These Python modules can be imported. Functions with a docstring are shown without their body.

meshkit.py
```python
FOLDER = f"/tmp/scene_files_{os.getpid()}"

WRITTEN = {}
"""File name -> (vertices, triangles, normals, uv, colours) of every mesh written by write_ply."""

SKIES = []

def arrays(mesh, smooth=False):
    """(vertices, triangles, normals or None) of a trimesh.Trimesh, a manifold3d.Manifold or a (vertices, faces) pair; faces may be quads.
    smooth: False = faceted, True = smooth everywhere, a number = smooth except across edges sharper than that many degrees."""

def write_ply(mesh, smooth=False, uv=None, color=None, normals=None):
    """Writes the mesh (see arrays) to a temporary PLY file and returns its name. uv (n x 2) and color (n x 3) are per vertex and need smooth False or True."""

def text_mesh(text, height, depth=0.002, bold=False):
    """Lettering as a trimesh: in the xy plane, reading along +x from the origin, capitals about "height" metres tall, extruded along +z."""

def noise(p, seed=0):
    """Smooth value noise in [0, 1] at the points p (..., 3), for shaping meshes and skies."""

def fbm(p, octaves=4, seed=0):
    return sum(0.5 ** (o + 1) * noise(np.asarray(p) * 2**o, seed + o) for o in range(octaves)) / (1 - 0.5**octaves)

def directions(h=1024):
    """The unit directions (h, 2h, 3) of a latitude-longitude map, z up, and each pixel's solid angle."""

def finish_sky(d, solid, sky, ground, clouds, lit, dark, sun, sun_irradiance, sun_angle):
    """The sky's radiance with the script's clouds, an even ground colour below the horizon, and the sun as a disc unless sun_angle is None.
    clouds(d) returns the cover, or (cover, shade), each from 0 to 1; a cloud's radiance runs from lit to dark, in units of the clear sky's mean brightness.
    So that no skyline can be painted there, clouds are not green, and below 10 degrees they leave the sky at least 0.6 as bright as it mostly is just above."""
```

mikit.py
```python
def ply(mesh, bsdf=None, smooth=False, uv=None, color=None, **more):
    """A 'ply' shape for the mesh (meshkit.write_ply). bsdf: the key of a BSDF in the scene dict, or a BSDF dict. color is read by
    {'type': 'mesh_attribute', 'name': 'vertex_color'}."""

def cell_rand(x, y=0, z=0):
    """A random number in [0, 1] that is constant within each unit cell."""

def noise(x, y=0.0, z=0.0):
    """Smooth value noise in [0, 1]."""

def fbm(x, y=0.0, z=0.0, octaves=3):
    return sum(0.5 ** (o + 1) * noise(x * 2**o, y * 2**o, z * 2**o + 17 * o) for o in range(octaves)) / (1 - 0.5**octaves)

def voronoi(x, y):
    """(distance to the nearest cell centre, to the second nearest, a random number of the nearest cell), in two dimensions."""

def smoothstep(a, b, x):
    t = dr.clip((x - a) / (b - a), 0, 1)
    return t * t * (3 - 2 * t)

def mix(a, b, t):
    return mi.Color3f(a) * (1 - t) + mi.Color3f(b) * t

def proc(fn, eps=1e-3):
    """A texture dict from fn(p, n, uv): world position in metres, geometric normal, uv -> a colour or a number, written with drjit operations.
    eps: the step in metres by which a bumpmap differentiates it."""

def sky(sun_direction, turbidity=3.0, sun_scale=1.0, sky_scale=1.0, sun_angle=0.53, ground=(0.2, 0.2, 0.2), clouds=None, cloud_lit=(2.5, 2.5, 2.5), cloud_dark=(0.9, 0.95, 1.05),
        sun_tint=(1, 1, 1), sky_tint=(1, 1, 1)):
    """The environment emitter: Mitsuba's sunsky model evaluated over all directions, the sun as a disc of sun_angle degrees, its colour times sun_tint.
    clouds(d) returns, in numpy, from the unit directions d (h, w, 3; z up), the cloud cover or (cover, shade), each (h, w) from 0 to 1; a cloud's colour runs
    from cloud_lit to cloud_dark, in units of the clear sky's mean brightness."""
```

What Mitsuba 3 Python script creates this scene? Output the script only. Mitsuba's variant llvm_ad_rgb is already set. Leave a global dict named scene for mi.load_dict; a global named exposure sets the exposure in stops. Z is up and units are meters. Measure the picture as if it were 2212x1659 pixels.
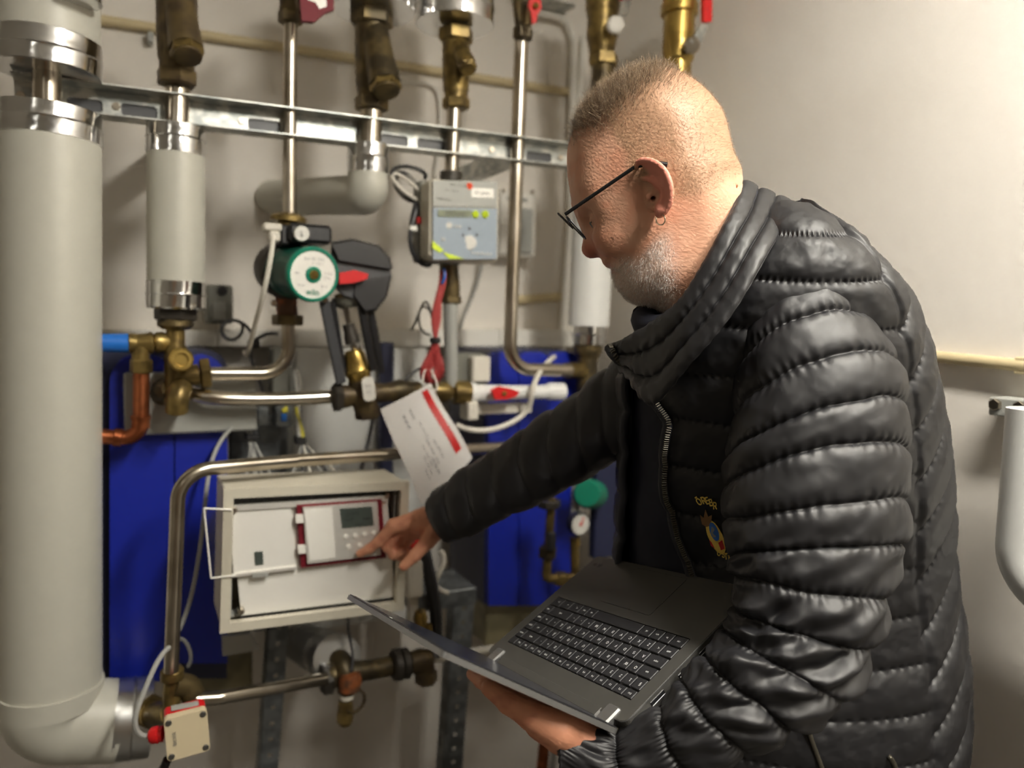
import math, random, numpy as np, trimesh, mitsuba as mi, mikit, meshkit, drjit as dr
import manifold3d as m3
from shapely.geometry import Polygon, Point, box as sbox
from shapely.ops import unary_union
from scipy.spatial import cKDTree
from scipy.interpolate import CubicSpline, PchipInterpolator
from scipy import ndimage
T = mi.ScalarTransform4f
scene, labels = {}, {}
rng = np.random.default_rng(7)

# ------------------------------------------------------------------ camera
F, CX, CY = 1600.0, 1106.0, 829.5
yaw, pitch, roll = np.radians([27.0, -4.6, 1.3])
CAM = np.array([0, 0, 1.5])
fw = np.array([np.sin(yaw)*np.cos(pitch), np.cos(yaw)*np.cos(pitch), np.sin(pitch)])
_r = np.array([np.cos(yaw), -np.sin(yaw), 0.0]); _u = np.cross(_r, fw)
RT = _r*np.cos(roll) + _u*np.sin(roll); UP = _u*np.cos(roll) - _r*np.sin(roll)
scene['camera'] = {'type': 'thinlens', 'fov': float(np.degrees(2*np.arctan(CX/F))), 'fov_axis': 'x', 'aperture_radius': 0.0046, 'focus_distance': 0.86,
                   'near_clip': 0.05, 'far_clip': 50.0, 'to_world': T().look_at(origin=CAM.tolist(), target=(CAM+fw).tolist(), up=UP.tolist())}
exposure = 1.12
# ------------------------------------------------------------------ light
def rgb(r, g, b, k=1.0):
    c = np.array([r, g, b], float)/255
    c = np.where(c <= .04045, c/12.92, ((c+.055)/1.055)**2.4)*k
    return {'type': 'rgb', 'value': c.tolist()}
LAMPS = [  # ceiling luminaires: centre, half length, half width, radiance
    ((0.72, -0.25, 2.50), 0.60, 0.07, 48.0),
    ((-1.3, -1.5, 2.50), 0.60, 0.07, 2.0),  # unseen lamp on the left, added as weak fill light
]
LAMP_TINT = np.array([1.0, 0.95, 0.85])

# ------------------------------------------------------------------ helpers
def ray(x, y): return fw + RT*(x-CX)/F - UP*(y-CY)/F
def P(x, y, d):
    v = ray(x, y); return CAM + v*(d/v[1])
def PX(x, y, X):
    v = ray(x, y); return CAM + v*(X/v[0])
def Q(x, y, z): return CAM + ray(x, y)*z
def S(x, y, d): return d/ray(x, y)[1]/F
def nrm(v): v = np.asarray(v, float); return v/np.linalg.norm(v)
def numbered(name):
    taken = lambda k: k in scene or k in labels or any(s.startswith(k+'__') for s in scene)
    if not taken(name): return name
    i = 1
    while taken(f'{name}_{i:03d}'): i += 1
    return f'{name}_{i:03d}'
def thing(name, label, cat, group=None):
    k = numbered(name); labels[k] = {'label': label, 'category': cat}
    if group: labels[k]['group'] = group
    return k
def add(parent, name, mesh, mat, smooth=35, label=None, **kw):
    k = numbered(parent + '__' + name)
    if isinstance(mesh, list): mesh = cat(mesh)
    scene[k] = mikit.ply(mesh, mat, smooth=smooth, **kw)
    if label: labels[k] = {'label': label}
    return k
def struct(name, mesh, mat, label=None, smooth=False):
    scene[name] = mikit.ply(mesh, mat, smooth=smooth); labels[name] = {'kind': 'structure', 'label': label or name.replace('_', ' '), 'category': name.split('_')[0]}
def whole(name, mesh, mat, label, cat_, smooth=35, group=None):
    k = thing(name, label, cat_, group)
    scene[k] = mikit.ply(cat(mesh) if isinstance(mesh, list) else mesh, mat, smooth=smooth); return k
def tm(v, f): return trimesh.Trimesh(np.asarray(v), np.asarray(f), process=False)
def cat(l): return trimesh.util.concatenate([m for m in l if m is not None])
def grid_faces(nr, nc, closed=True):
    i = np.arange(nr-1)[:, None]; j = np.arange(nc if closed else nc-1)[None]; j2 = (j+1) % nc
    a, b, c, d = i*nc+j, i*nc+j2, (i+1)*nc+j2, (i+1)*nc+j
    return np.concatenate([np.stack([a, b, c], -1).reshape(-1, 3), np.stack([a, c, d], -1).reshape(-1, 3)])
def frames(p):
    t = np.gradient(p, axis=0); t /= np.linalg.norm(t, axis=1, keepdims=True)+1e-12
    n = np.zeros_like(p); a = np.array([0, 0, 1.0]) if abs(t[0][2]) < .9 else np.array([1.0, 0, 0])
    n[0] = nrm(a - t[0]*(a@t[0]))
    for i in range(1, len(p)): n[i] = nrm(n[i-1] - t[i]*(n[i-1]@t[i]))
    return t, n, np.cross(t, n)
def sweep(p, rad, n=18, cap=True):
    p = np.asarray(p, float); rad = np.broadcast_to(rad, len(p)); t, a, b = frames(p)
    th = np.arange(n)*2*np.pi/n
    v = (p[:, None] + rad[:, None, None]*(a[:, None]*np.cos(th)[None, :, None] + b[:, None]*np.sin(th)[None, :, None])).reshape(-1, 3)
    f = grid_faces(len(p), n)
    if cap:
        m = len(v); v = np.vstack([v, p[0], p[-1]]); j = np.arange(n); k = (len(p)-1)*n
        f = np.vstack([f, np.stack([(j+1) % n, j, j*0+m], 1), np.stack([k+j, k+(j+1) % n, j*0+m+1], 1)])
    return tm(v, f)
def fillet(pts, rad, n=10):
    pts = [np.asarray(p, float) for p in pts]; out = [pts[0]]
    rad = [rad]*len(pts) if np.isscalar(rad) else rad
    for i in range(1, len(pts)-1):
        a, b, c = pts[i-1], pts[i], pts[i+1]; u, w = nrm(a-b), nrm(c-b); ang = np.arccos(np.clip(u@w, -1, 1))
        L = min(rad[i]/np.tan(ang/2), .49*np.linalg.norm(a-b), .49*np.linalg.norm(c-b)); r = L*np.tan(ang/2)
        o = b + nrm(u+w)*(r/np.sin(ang/2)); p0, p1 = b+u*L, b+w*L
        e0, e1 = p0-o, p1-o; om = np.arccos(np.clip(nrm(e0)@nrm(e1), -1, 1))
        for s in np.linspace(0, 1, n):
            out.append(o + (np.sin((1-s)*om)*e0 + np.sin(s*om)*e1)/max(np.sin(om), 1e-9))
    out.append(pts[-1]); return np.array(out)
def spl(pts, n=40):
    pts = np.asarray(pts, float); d = np.r_[0, np.cumsum(np.linalg.norm(np.diff(pts, axis=0), axis=1))]
    return CubicSpline(d, pts)(np.linspace(0, d[-1], n))
def pxp(pts): return [P(*p) for p in pts]
def pipe(pts, rpx, bend=0.05, n=20): # pixel points with a wall-frame depth
    return sweep(fillet(pxp(pts), bend), rpx*S(*pts[0]), n)
def wire(pts, rpx, n=40, sides=8): return sweep(spl(pxp(pts), n), rpx*S(*pts[0]), sides)
def lathe(p0, p1, prof, n=28, twist=0.0):   # prof: (t along p0->p1 in 0..1, radius)
    p0, p1 = np.asarray(p0, float), np.asarray(p1, float); ax = p1-p0; t = nrm(ax)
    a = np.cross(t, [0, 1, 0]) if abs(t[1]) < .9 else np.cross(t, [0, 0, 1]); a = nrm(a); b = np.cross(t, a)
    th = np.arange(n)*2*np.pi/n + twist
    ring = a*np.cos(th)[:, None] + b*np.sin(th)[:, None]
    v = np.vstack([p0 + ax*s + ring*max(r, 1e-5) for s, r in prof]); f = grid_faces(len(prof), n)
    m = len(v); v = np.vstack([v, p0+ax*prof[0][0], p0+ax*prof[-1][0]]); j = np.arange(n); k = (len(prof)-1)*n
    f = np.vstack([f, np.stack([(j+1) % n, j, j*0+m], 1), np.stack([k+j, k+(j+1) % n, j*0+m+1], 1)])
    out = tm(v, f)
    return out if out.volume > 0 else tm(v, f[:, ::-1])
def vl(prof, d, n=28, twist=0.0):           # lathe given as pixels: (x, y, radius px) along a line at depth d
    a, b = P(*prof[0][:2], d), P(*prof[-1][:2], d); L = np.linalg.norm(b-a)
    return lathe(a, b, [(np.linalg.norm(P(x, y, d)-a)/L, r*S(x, y, d)) for x, y, r in prof], n, twist)
def hexn(p0, p1, r, tw=0.0): return lathe(p0, p1, [(0, r*.9), (.12, r), (.88, r), (1, r*.9)], 6, tw)
def vhex(x0, y0, x1, y1, d, rpx, tw=0.0): return hexn(P(x0, y0, d), P(x1, y1, d), rpx*S(x0, y0, d), tw)
def cbox(lo, hi, c=0.002, M=None, o=None):   # chamfered box
    lo, hi = np.minimum(lo, hi), np.maximum(lo, hi); c = min(c, .45*min(hi-lo))
    v = []
    for s in np.ndindex(2, 2, 2):
        q = np.where(s, hi, lo); sg = np.where(s, -1, 1)*c
        for k in range(3):
            w = q+sg; w[k] = q[k]; v.append(w)
    v = np.array(v)
    if M is not None: v = v@np.asarray(M).T
    if o is not None: v = v+o
    return trimesh.convex.convex_hull(v)
def pbox(x0, y0, x1, y1, d, dep, c=0.002):   # box facing the camera side, given by two pixel corners on depth plane d
    a, b = P(x0, y0, d), P(x1, y1, d); return cbox([a[0], d, b[2]], [b[0], d+dep, a[2]], c)
def extrude(poly, h, M=None, o=None):        # shapely polygon in xy, up to z=h; M columns = images of x,y,z
    ms = [trimesh.creation.extrude_polygon(g, h, engine='earcut') for g in getattr(poly, 'geoms', [poly])]
    m = cat(ms)
    if M is not None: m.vertices = m.vertices@np.asarray(M).T
    if o is not None: m.vertices = m.vertices+o
    if M is not None and np.linalg.det(np.asarray(M)) < 0: m.faces = m.faces[:, ::-1]
    return m
WF = np.array([[1, 0, 0], [0, 0, -1], [0, 1, 0]], float)   # xy -> wall plane (x right, z up), extrusion towards the camera (-y)
def pxpoly(pts, d, h, holes=()):             # pixel polygon on depth plane d, thickness h towards the camera
    q = lambda l: [(P(x, y, d)[0], P(x, y, d)[2]) for x, y in l]
    return extrude(Polygon(q(pts), [q(x) for x in holes]), h, WF, np.array([0, d, 0]))
def rrect(x0, y0, x1, y1, r): return sbox(x0+r, y0+r, x1-r, y1-r).buffer(r, quad_segs=6)
def text(s, h, M, o, depth=.0006, bold=False, centre=True):
    m = meshkit.text_mesh(s, h, depth, bold)
    if centre: m.vertices -= np.r_[m.bounds.mean(0)[:2], 0]
    m.vertices = m.vertices@np.asarray(M).T + o
    return m

# ------------------------------------------------------------------ materials
def mat(name, **k): scene[name] = {'type': 'twosided', 'bsdf': {'type': 'principled', **k}}
def bumped(name, fn, scale, eps=1e-3, **k):
    scene[name] = {'type': 'twosided', 'bsdf': {'type': 'bumpmap', 'arbitrary': mikit.proc(fn, eps), 'scale': scale, 'bsdf': {'type': 'principled', **k}}}
N, FB, MX = mikit.noise, mikit.fbm, mikit.mix
lin = lambda r, g, b: rgb(r, g, b)['value']
def spots(a, b, s, lo=.35, hi=.65, o=3):
    A, B = lin(*a), lin(*b)
    return mikit.proc(lambda p, n, uv: MX(A, B, mikit.smoothstep(lo, hi, FB(p.x*s, p.y*s, p.z*s, o))))
bumped('m_wall', lambda p, n, uv: FB(p.x*60, p.y*60, p.z*60, 3), .0003, base_color=spots((224, 219, 211), (217, 211, 202), 3.0), roughness=.6, specular=.35)
mat('m_ceiling', base_color=rgb(196, 193, 186), roughness=.8)
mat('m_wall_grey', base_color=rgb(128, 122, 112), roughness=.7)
mat('m_floor', base_color=spots((92, 88, 82), (76, 73, 69), 9.0), roughness=.5)
mat('m_door', base_color=rgb(128, 92, 62), roughness=.45)
mat('m_insul', base_color=rgb(186, 184, 173), roughness=.42, specular=.4)
mat('m_insul_dark', base_color=rgb(120, 122, 120), roughness=.5)
mat('m_white_insul', base_color=rgb(214, 214, 210), roughness=.45)
bumped('m_alu', lambda p, n, uv: FB(p.x*40, p.y*40, p.z*60, 2), .0006, base_color=rgb(222, 222, 222), metallic=1.0, roughness=.13)
mat('m_alu_soft', base_color=rgb(205, 205, 203), metallic=1.0, roughness=.3)
mat('m_steel', base_color=spots((205, 196, 182), (176, 166, 150), 14.0), metallic=1.0, roughness=.22)
mat('m_zinc', base_color=spots((196, 196, 190), (150, 154, 152), 45.0), metallic=.85, roughness=.38)
mat('m_zinc_dark', base_color=spots((120, 124, 126), (92, 96, 98), 45.0), metallic=.6, roughness=.45)
mat('m_brass', base_color=spots((138, 118, 70), (102, 86, 52), 40.0), metallic=.75, roughness=.36)
mat('m_brass_bright', base_color=spots((184, 156, 88), (152, 126, 68), 30.0), metallic=.9, roughness=.27)
mat('m_brass_dark', base_color=spots((104, 90, 60), (70, 62, 46), 30.0), metallic=.7, roughness=.45)
mat('m_bronze', base_color=spots((94, 80, 52), (70, 58, 42), 30.0), metallic=.5, roughness=.48)
mat('m_black_iron', base_color=rgb(52, 48, 42), metallic=.3, roughness=.5)
mat('m_rust', base_color=spots((132, 72, 34), (84, 56, 36), 60.0), roughness=.7)
mat('m_copper', base_color=spots((186, 112, 74), (140, 78, 48), 30.0), metallic=.9, roughness=.3)
mat('m_green', base_color=rgb(8, 112, 88), roughness=.35, specular=.5)
mat('m_green_dark', base_color=rgb(10, 62, 50), roughness=.4)
mat('m_black', base_color=rgb(28, 28, 30), roughness=.38, specular=.5)
mat('m_darkgrey', base_color=rgb(62, 63, 66), roughness=.4, specular=.5)
mat('m_grey', base_color=rgb(150, 151, 146), roughness=.45)
mat('m_grey_dark', base_color=rgb(106, 106, 98), roughness=.45)
mat('m_meter_blue', base_color=rgb(134, 146, 158), roughness=.5)
mat('m_white', base_color=rgb(232, 230, 222), roughness=.4, specular=.5)
mat('m_trunk', base_color=rgb(222, 219, 211), roughness=.5)
mat('m_cream', base_color=rgb(205, 190, 158), roughness=.45)
mat('m_tube', base_color=rgb(196, 180, 142), roughness=.5)
mat('m_beige_box', base_color=rgb(196, 190, 174), roughness=.45)
mat('m_red', base_color=rgb(196, 26, 28), roughness=.35, specular=.5)
mat('m_burgundy', base_color=rgb(104, 20, 32), roughness=.55, specular=.25)
mat('m_red_cable', base_color=rgb(150, 48, 48), roughness=.5)
mat('m_orange', base_color=rgb(238, 84, 52), roughness=.5)
mat('m_blue_plastic', base_color=rgb(30, 104, 192), roughness=.4)
mat('m_blue', base_color=rgb(16, 34, 148), roughness=.42, specular=.45)
mat('m_navy', base_color=rgb(34, 38, 66), roughness=.5)
mat('m_lime', base_color=rgb(196, 218, 40), roughness=.5)
mat('m_lcd', base_color=rgb(104, 112, 88), roughness=.2)
mat('m_lcd_dark', base_color=rgb(66, 74, 70), roughness=.2)
mat('m_paper', base_color=rgb(228, 226, 224), roughness=.7)
mat('m_ink', base_color=rgb(70, 70, 76), roughness=.7)
mat('m_faint_ink', base_color=rgb(150, 150, 152), roughness=.7)
mat('m_cable_grey', base_color=rgb(150, 150, 146), roughness=.5)
mat('m_cable_white', base_color=rgb(205, 200, 188), roughness=.5)
mat('m_yellow', base_color=rgb(206, 196, 60), roughness=.5)
mat('m_silver_plate', base_color=rgb(240, 238, 231), metallic=.2, roughness=.36)
mat('m_silver_panel', base_color=rgb(205, 202, 196), metallic=.3, roughness=.4)
mat('m_lug', base_color=rgb(74, 72, 68), metallic=.4, roughness=.5)
mat('m_stain', base_color=spots((142, 134, 104), (112, 106, 82), 16.0), roughness=.5, metallic=.2)
scene['m_clear'] = {'type': 'thindielectric', 'int_ior': 1.45}

# ------------------------------------------------------------------ room
YW, XR, XL, YF, ZC = 1.90, 1.20, -2.2, -2.6, 2.62
struct('floor', cbox([XL-.1, YF-.1, -.1], [XR+.1, YW+.1, 0]), 'm_floor', 'grey concrete floor below the pipework')
struct('ceiling', cbox([XL-.1, YF-.1, ZC], [XR+.1, YW+.1, ZC+.1]), 'm_ceiling', 'white ceiling')
struct('wall_back', cbox([XL-.1, YW, 0], [XR+.1, YW+.1, ZC]), 'm_wall', 'off-white wall behind the pipes and the blue heat exchangers')
struct('wall_right', cbox([XR, YF-.1, 0], [XR+.1, YW, ZC]), 'm_wall', 'off-white wall behind the man with a thin beige tube along it')
struct('wall_left', cbox([XL-.1, YF-.1, 0], [XL, YW, ZC]), 'm_wall_grey', 'off-white wall left of the frame')
struct('wall_front', cbox([XL-.1, YF-.1, 0], [XR+.1, YF, ZC]), 'm_wall_grey', 'off-white wall behind the camera')
struct('door_1', cbox([-1.15, YF, 0], [-.25, YF+.045, 2.05], .004), 'm_door', 'brown wooden door behind the camera')
for i, (c, hl, hw, rad) in enumerate(LAMPS):
    k = thing('ceiling_lamp', 'long fluorescent ceiling lamp ' + ('near the right wall' if i == 0 else 'added on the left as weak unseen fill'), 'lamp')
    c = np.array(c)
    add(k, 'housing', [cbox(c+[-hw-.02, -hl-.02, .012], c+[hw+.02, hl+.02, ZC-c[2]], .004)], 'm_white', False)
    an = np.linspace(np.pi, 2*np.pi, 13); sec = Polygon([(hw*math.cos(t), .055*math.sin(t)+.012) for t in an])
    dm = extrude(sec, 2*hl, np.array([[1, 0, 0], [0, 0, 1], [0, 1, 0]], float), c+[0, -hl, 0])
    kk = numbered(k+'__diffuser')
    scene[kk] = {**mikit.ply(dm, 'm_white'), 'emitter': {'type': 'area', 'radiance': {'type': 'rgb', 'value': (LAMP_TINT*rad).tolist()}}}

# ------------------------------------------------------------------ wall tubes, trunking, conduits
k = thing('electrical_tube', 'thin beige tube running along the back wall above the steel rail', 'tube')
add(k, 'tube', pipe([(-60, 10, 1.885), (120, 28, 1.885), (650, 108, 1.885), (1256, 203, 1.885)], 11, .2), 'm_tube')
add(k, 'clip', [pbox(318, 66, 332, 92, 1.87, .03)], 'm_grey', False)
k = thing('electrical_tube', 'short beige tube at nose height behind the white insulated pipe', 'tube')
add(k, 'tube', pipe([(1112, 648, 1.885), (1225, 640, 1.885)], 9), 'm_tube')
k = thing('electrical_tube', 'beige tube along the right wall behind the man\'s back', 'tube')
a, b = PX(1560, 722, 1.187), PX(2290, 798, 1.187)
add(k, 'tube', sweep([a, a+(b-a)*2.4], .0095, 16), 'm_tube')
for s in (.35, .93, 1.6, 2.2): c = a+(b-a)*s; add(k, 'clip', cbox(c-[.006, .012, .013], c+[.014, .012, .013], .002), 'm_tube', False)
k = thing('cable_trunking', 'wide white cable trunking running along the back wall above the blue heat exchangers', 'cable trunking')
xs = [205, 470, 545, 640, 710, 800, 905, 985, 1080, 1240, 1330]
for i in range(len(xs)-1):
    add(k, 'cover', pbox(xs[i]+1, 711, xs[i+1]-1, 749, 1.83, .066, .002), 'm_trunk', False)
k = thing('conduit', 'pale grey vertical conduit in the corner of the room', 'conduit')
add(k, 'pipe', pipe([(1262, 80, 1.86), (1213, 760, 1.86)], 9), 'm_trunk')
add(k, 'pipe', pipe([(1105, -30, 1.87), (1140, 22, 1.87), (1225, 40, 1.87), (1240, 90, 1.87), (1226, 700, 1.87)], 9, .05), 'm_trunk')
k = thing('cable_tray', 'galvanised cable tray end near the ceiling in the corner', 'cable tray')
add(k, 'tray', pbox(1150, -14, 1245, 14, 1.80, .08, .002), 'm_zinc', False)

# ------------------------------------------------------------------ slotted rail across the pipes
k = thing('support_rail', 'galvanised steel channel rail with black slots across the upright pipes', 'rail')
ra, rb = P(30, 172, 1.52), P(1232, 320, 1.52)
rx = nrm(rb-ra); ry = np.array([0, 1.0, 0]); ry = nrm(ry-rx*(ry@rx)); rz = np.cross(rx, ry)
RM = np.stack([rx, ry, rz], 1); L = np.linalg.norm(rb-ra); hgt = .050
slots = []
for x0, x1, yc in [(145, 222, 229), (262, 340, 241), (535, 605, 271), (822, 880, 303), (900, 958, 314), (1135, 1190, 336)]:
    lx0, lx1 = ((P(x0, yc, 1.52)-ra)@rx, (P(x1, yc, 1.52)-ra)@rx); slots.append((lx0, lx1))
web = sbox(0, -hgt, L, 0)
for l0, l1 in slots: web = web.difference(rrect(l0, -hgt*.79, l1, -hgt*.36, .006))
for q in (45, 250, 520, 745, 1060, 1210):
    q = (P(q, 200, 1.52)-ra)@rx; web = web.difference(Point(q, -hgt*.5).buffer(.0055))
M2 = np.stack([rx, rz, -ry], 1)
add(k, 'web', extrude(web, .003, M2, ra), 'm_zinc', False)
for nm, z in (('upper_flange', 0), ('lower_flange', -hgt)): add(k, nm, cbox([0, -.046, z-.0015], [L, 0, z+.0015], .0005, RM, ra), 'm_zinc', False)
for l0, l1 in slots: add(k, 'slot_insert', cbox([l0-.003, .002, -hgt*.85], [l1+.003, .006, -hgt*.3], .001, RM, ra), 'm_darkgrey', False)
for q in (45, 250, 520, 745, 1060, 1210):
    q = (P(q, 200, 1.52)-ra)@rx; c = ra+rx*q-rz*hgt*.5; add(k, 'bolt', hexn(c+ry*.012, c-ry*.007, .0075), 'm_steel', False)
for q in (381, 1122):
    q = (P(q, 250, 1.52)-ra)@rx; c = ra+rx*q; add(k, 'standoff', cbox([q-.02, 0.004, -hgt*.9], [q+.02, YW-1.52-.002, -hgt*.1], .002, RM, ra), 'm_zinc', False)

def band(prof_c, y0, y1, d, r, ridge=True):      # aluminium end band with rolled ridge, pixels
    x0, x1 = prof_c if isinstance(prof_c, tuple) else (prof_c, prof_c)
    f = lambda t: (x0+(x1-x0)*t, y0+(y1-y0)*t)
    pr = [(0, .96), (.01, 1), (.42, 1), (.45, 1.018), (.50, 1.0), (.53, 1.018), (.56, 1), (.97, 1), (1, .98), (1, .5)] if ridge else [(0, .96), (.01, 1), (.98, 1), (1, .98), (1, .5)]
    return vl([(*f(t), r*q) for t, q in pr], d, 48)
# ------------------------------------------------------------------ big insulated pipe on the left
d = 1.47
k = thing('insulated_pipe', 'thick grey insulated pipe with aluminium end bands, largest at the left edge', 'pipe')
add(k, 'insulation_jacket', vl([(103, -90, 100), (104, 100, 101)], d, 56), 'm_insul')
add(k, 'end_band', vl([(104, 86, 102), (104, 88, 103.5), (104, 121, 103.5), (104, 124, 105.5), (104, 127, 103.5), (104, 158, 103.5), (104, 160, 102), (104, 158, 30)], d, 56), 'm_alu')
add(k, 'inner_pipe', vl([(102, 140, 28), (103, 260, 28)], d, 32), 'm_steel')
add(k, 'end_band', vl([(105, 240, 30), (105, 238, 101), (105, 240, 103.5), (105, 268, 103.5), (105, 271, 105), (105, 274, 103.5), (105, 305, 103.5), (105, 307, 100)], d, 56), 'm_alu')
add(k, 'insulation_jacket', pipe([(105, 300, d), (112, 1482, d)], 101, 0, 56), 'm_insul')
el = fillet(pxp([(112, 1478, d), (113, 1556, d), (262, 1556, d)]), .088, 26)
add(k, 'insulation_elbow', sweep(el, np.linspace(100, 88, len(el))*S(112, 1480, d), 56), 'm_insul')
e0 = P(244, 1556, d); ed = nrm(P(300, 1550, d)-e0); rr = 84*S(112, 1480, d)
add(k, 'end_band', lathe(e0, e0+ed*.062, [(0, rr*.97), (.02, rr*1.05), (.45, rr*1.05), (.5, rr*1.075), (.55, rr*1.05), (.98, rr*1.05), (1, rr), (1, rr*.3)], 56), 'm_alu_soft')
add(k, 'end_band', vl([(168, -20, 46), (170, 6, 46), (170, 7, 20)], 1.40, 40), 'm_alu')

# ------------------------------------------------------------------ second insulated pipe with strainer
d = 1.50
k = thing('insulated_pipe', 'slim grey insulated pipe left of the green pump with bands at both ends', 'pipe')
add(k, 'inner_pipe', vl([(384, 170, 25), (381, 300, 25)], d, 32), 'm_steel')
add(k, 'end_band', vl([(380, 276, 25), (380, 273, 58), (380, 276, 59), (380, 301, 59), (380, 303, 60.5), (380, 305, 59), (380, 336, 59), (380, 337, 57)], d, 48), 'm_alu')
add(k, 'insulation_jacket', vl([(380, 333, 58), (381, 615, 58)], d, 48), 'm_insul')
add(k, 'end_band', vl([(381, 608, 57), (381, 609, 59.5), (381, 634, 59.5), (381, 637, 61.5), (381, 640, 59.5), (381, 664, 59.5), (381, 668, 56), (381, 666, 20)], d, 48), 'm_alu')
def strainer(label, x, top, bot, rb, d, cx, cy, rc, mats, right=0):
    k = thing('strainer_valve', label, 'valve')
    S_ = S(x, (top+bot)/2, d); c0 = P(x+right, top, d); h = bot-top
    add(k, 'body', vl([(x, top, rb*.98), (x, top+.25*h, rb*1.02), (x, top+.55*h, rb), (x, bot-.24*h, rb*.94), (x, bot-.2*h, rb*.86), (x, bot-.13*h, rb*.86)], d, 28), mats)
    c1 = P(cx, cy, d-.055); c0 = P(x, top+.12*h, d+.006); ln = np.linalg.norm(c1-c0)
    add(k, 'branch', lathe(c0, c1, [(0, rb*S_*.9), (.6, rc*S_*.94), (.86, rc*S_*1.0), (.9, rc*S_*1.02), (.99, rc*S_*1.0), (1, rc*S_*.9)], 28), mats)
    ax = nrm(c1-c0); add(k, 'cap', hexn(c1-ax*.002, c1+ax*.012, rc*S_*1.02, .3), 'm_brass', False); add(k, 'cap_face', lathe(c1+ax*.011, c1+ax*.018, [(0, rc*S_*.86), (.7, rc*S_*.84), (1, rc*S_*.72)], 28), mats)
    add(k, 'nut', vhex(x, bot-.14*h, x, bot, d, rb*1.02, .4), mats, False)
    return k
strainer('bronze strainer valve with a hex cap at the top of the slim insulated pipe', 382, -60, 186, 41, 1.49, 403, 108, 34, 'm_bronze')
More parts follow.
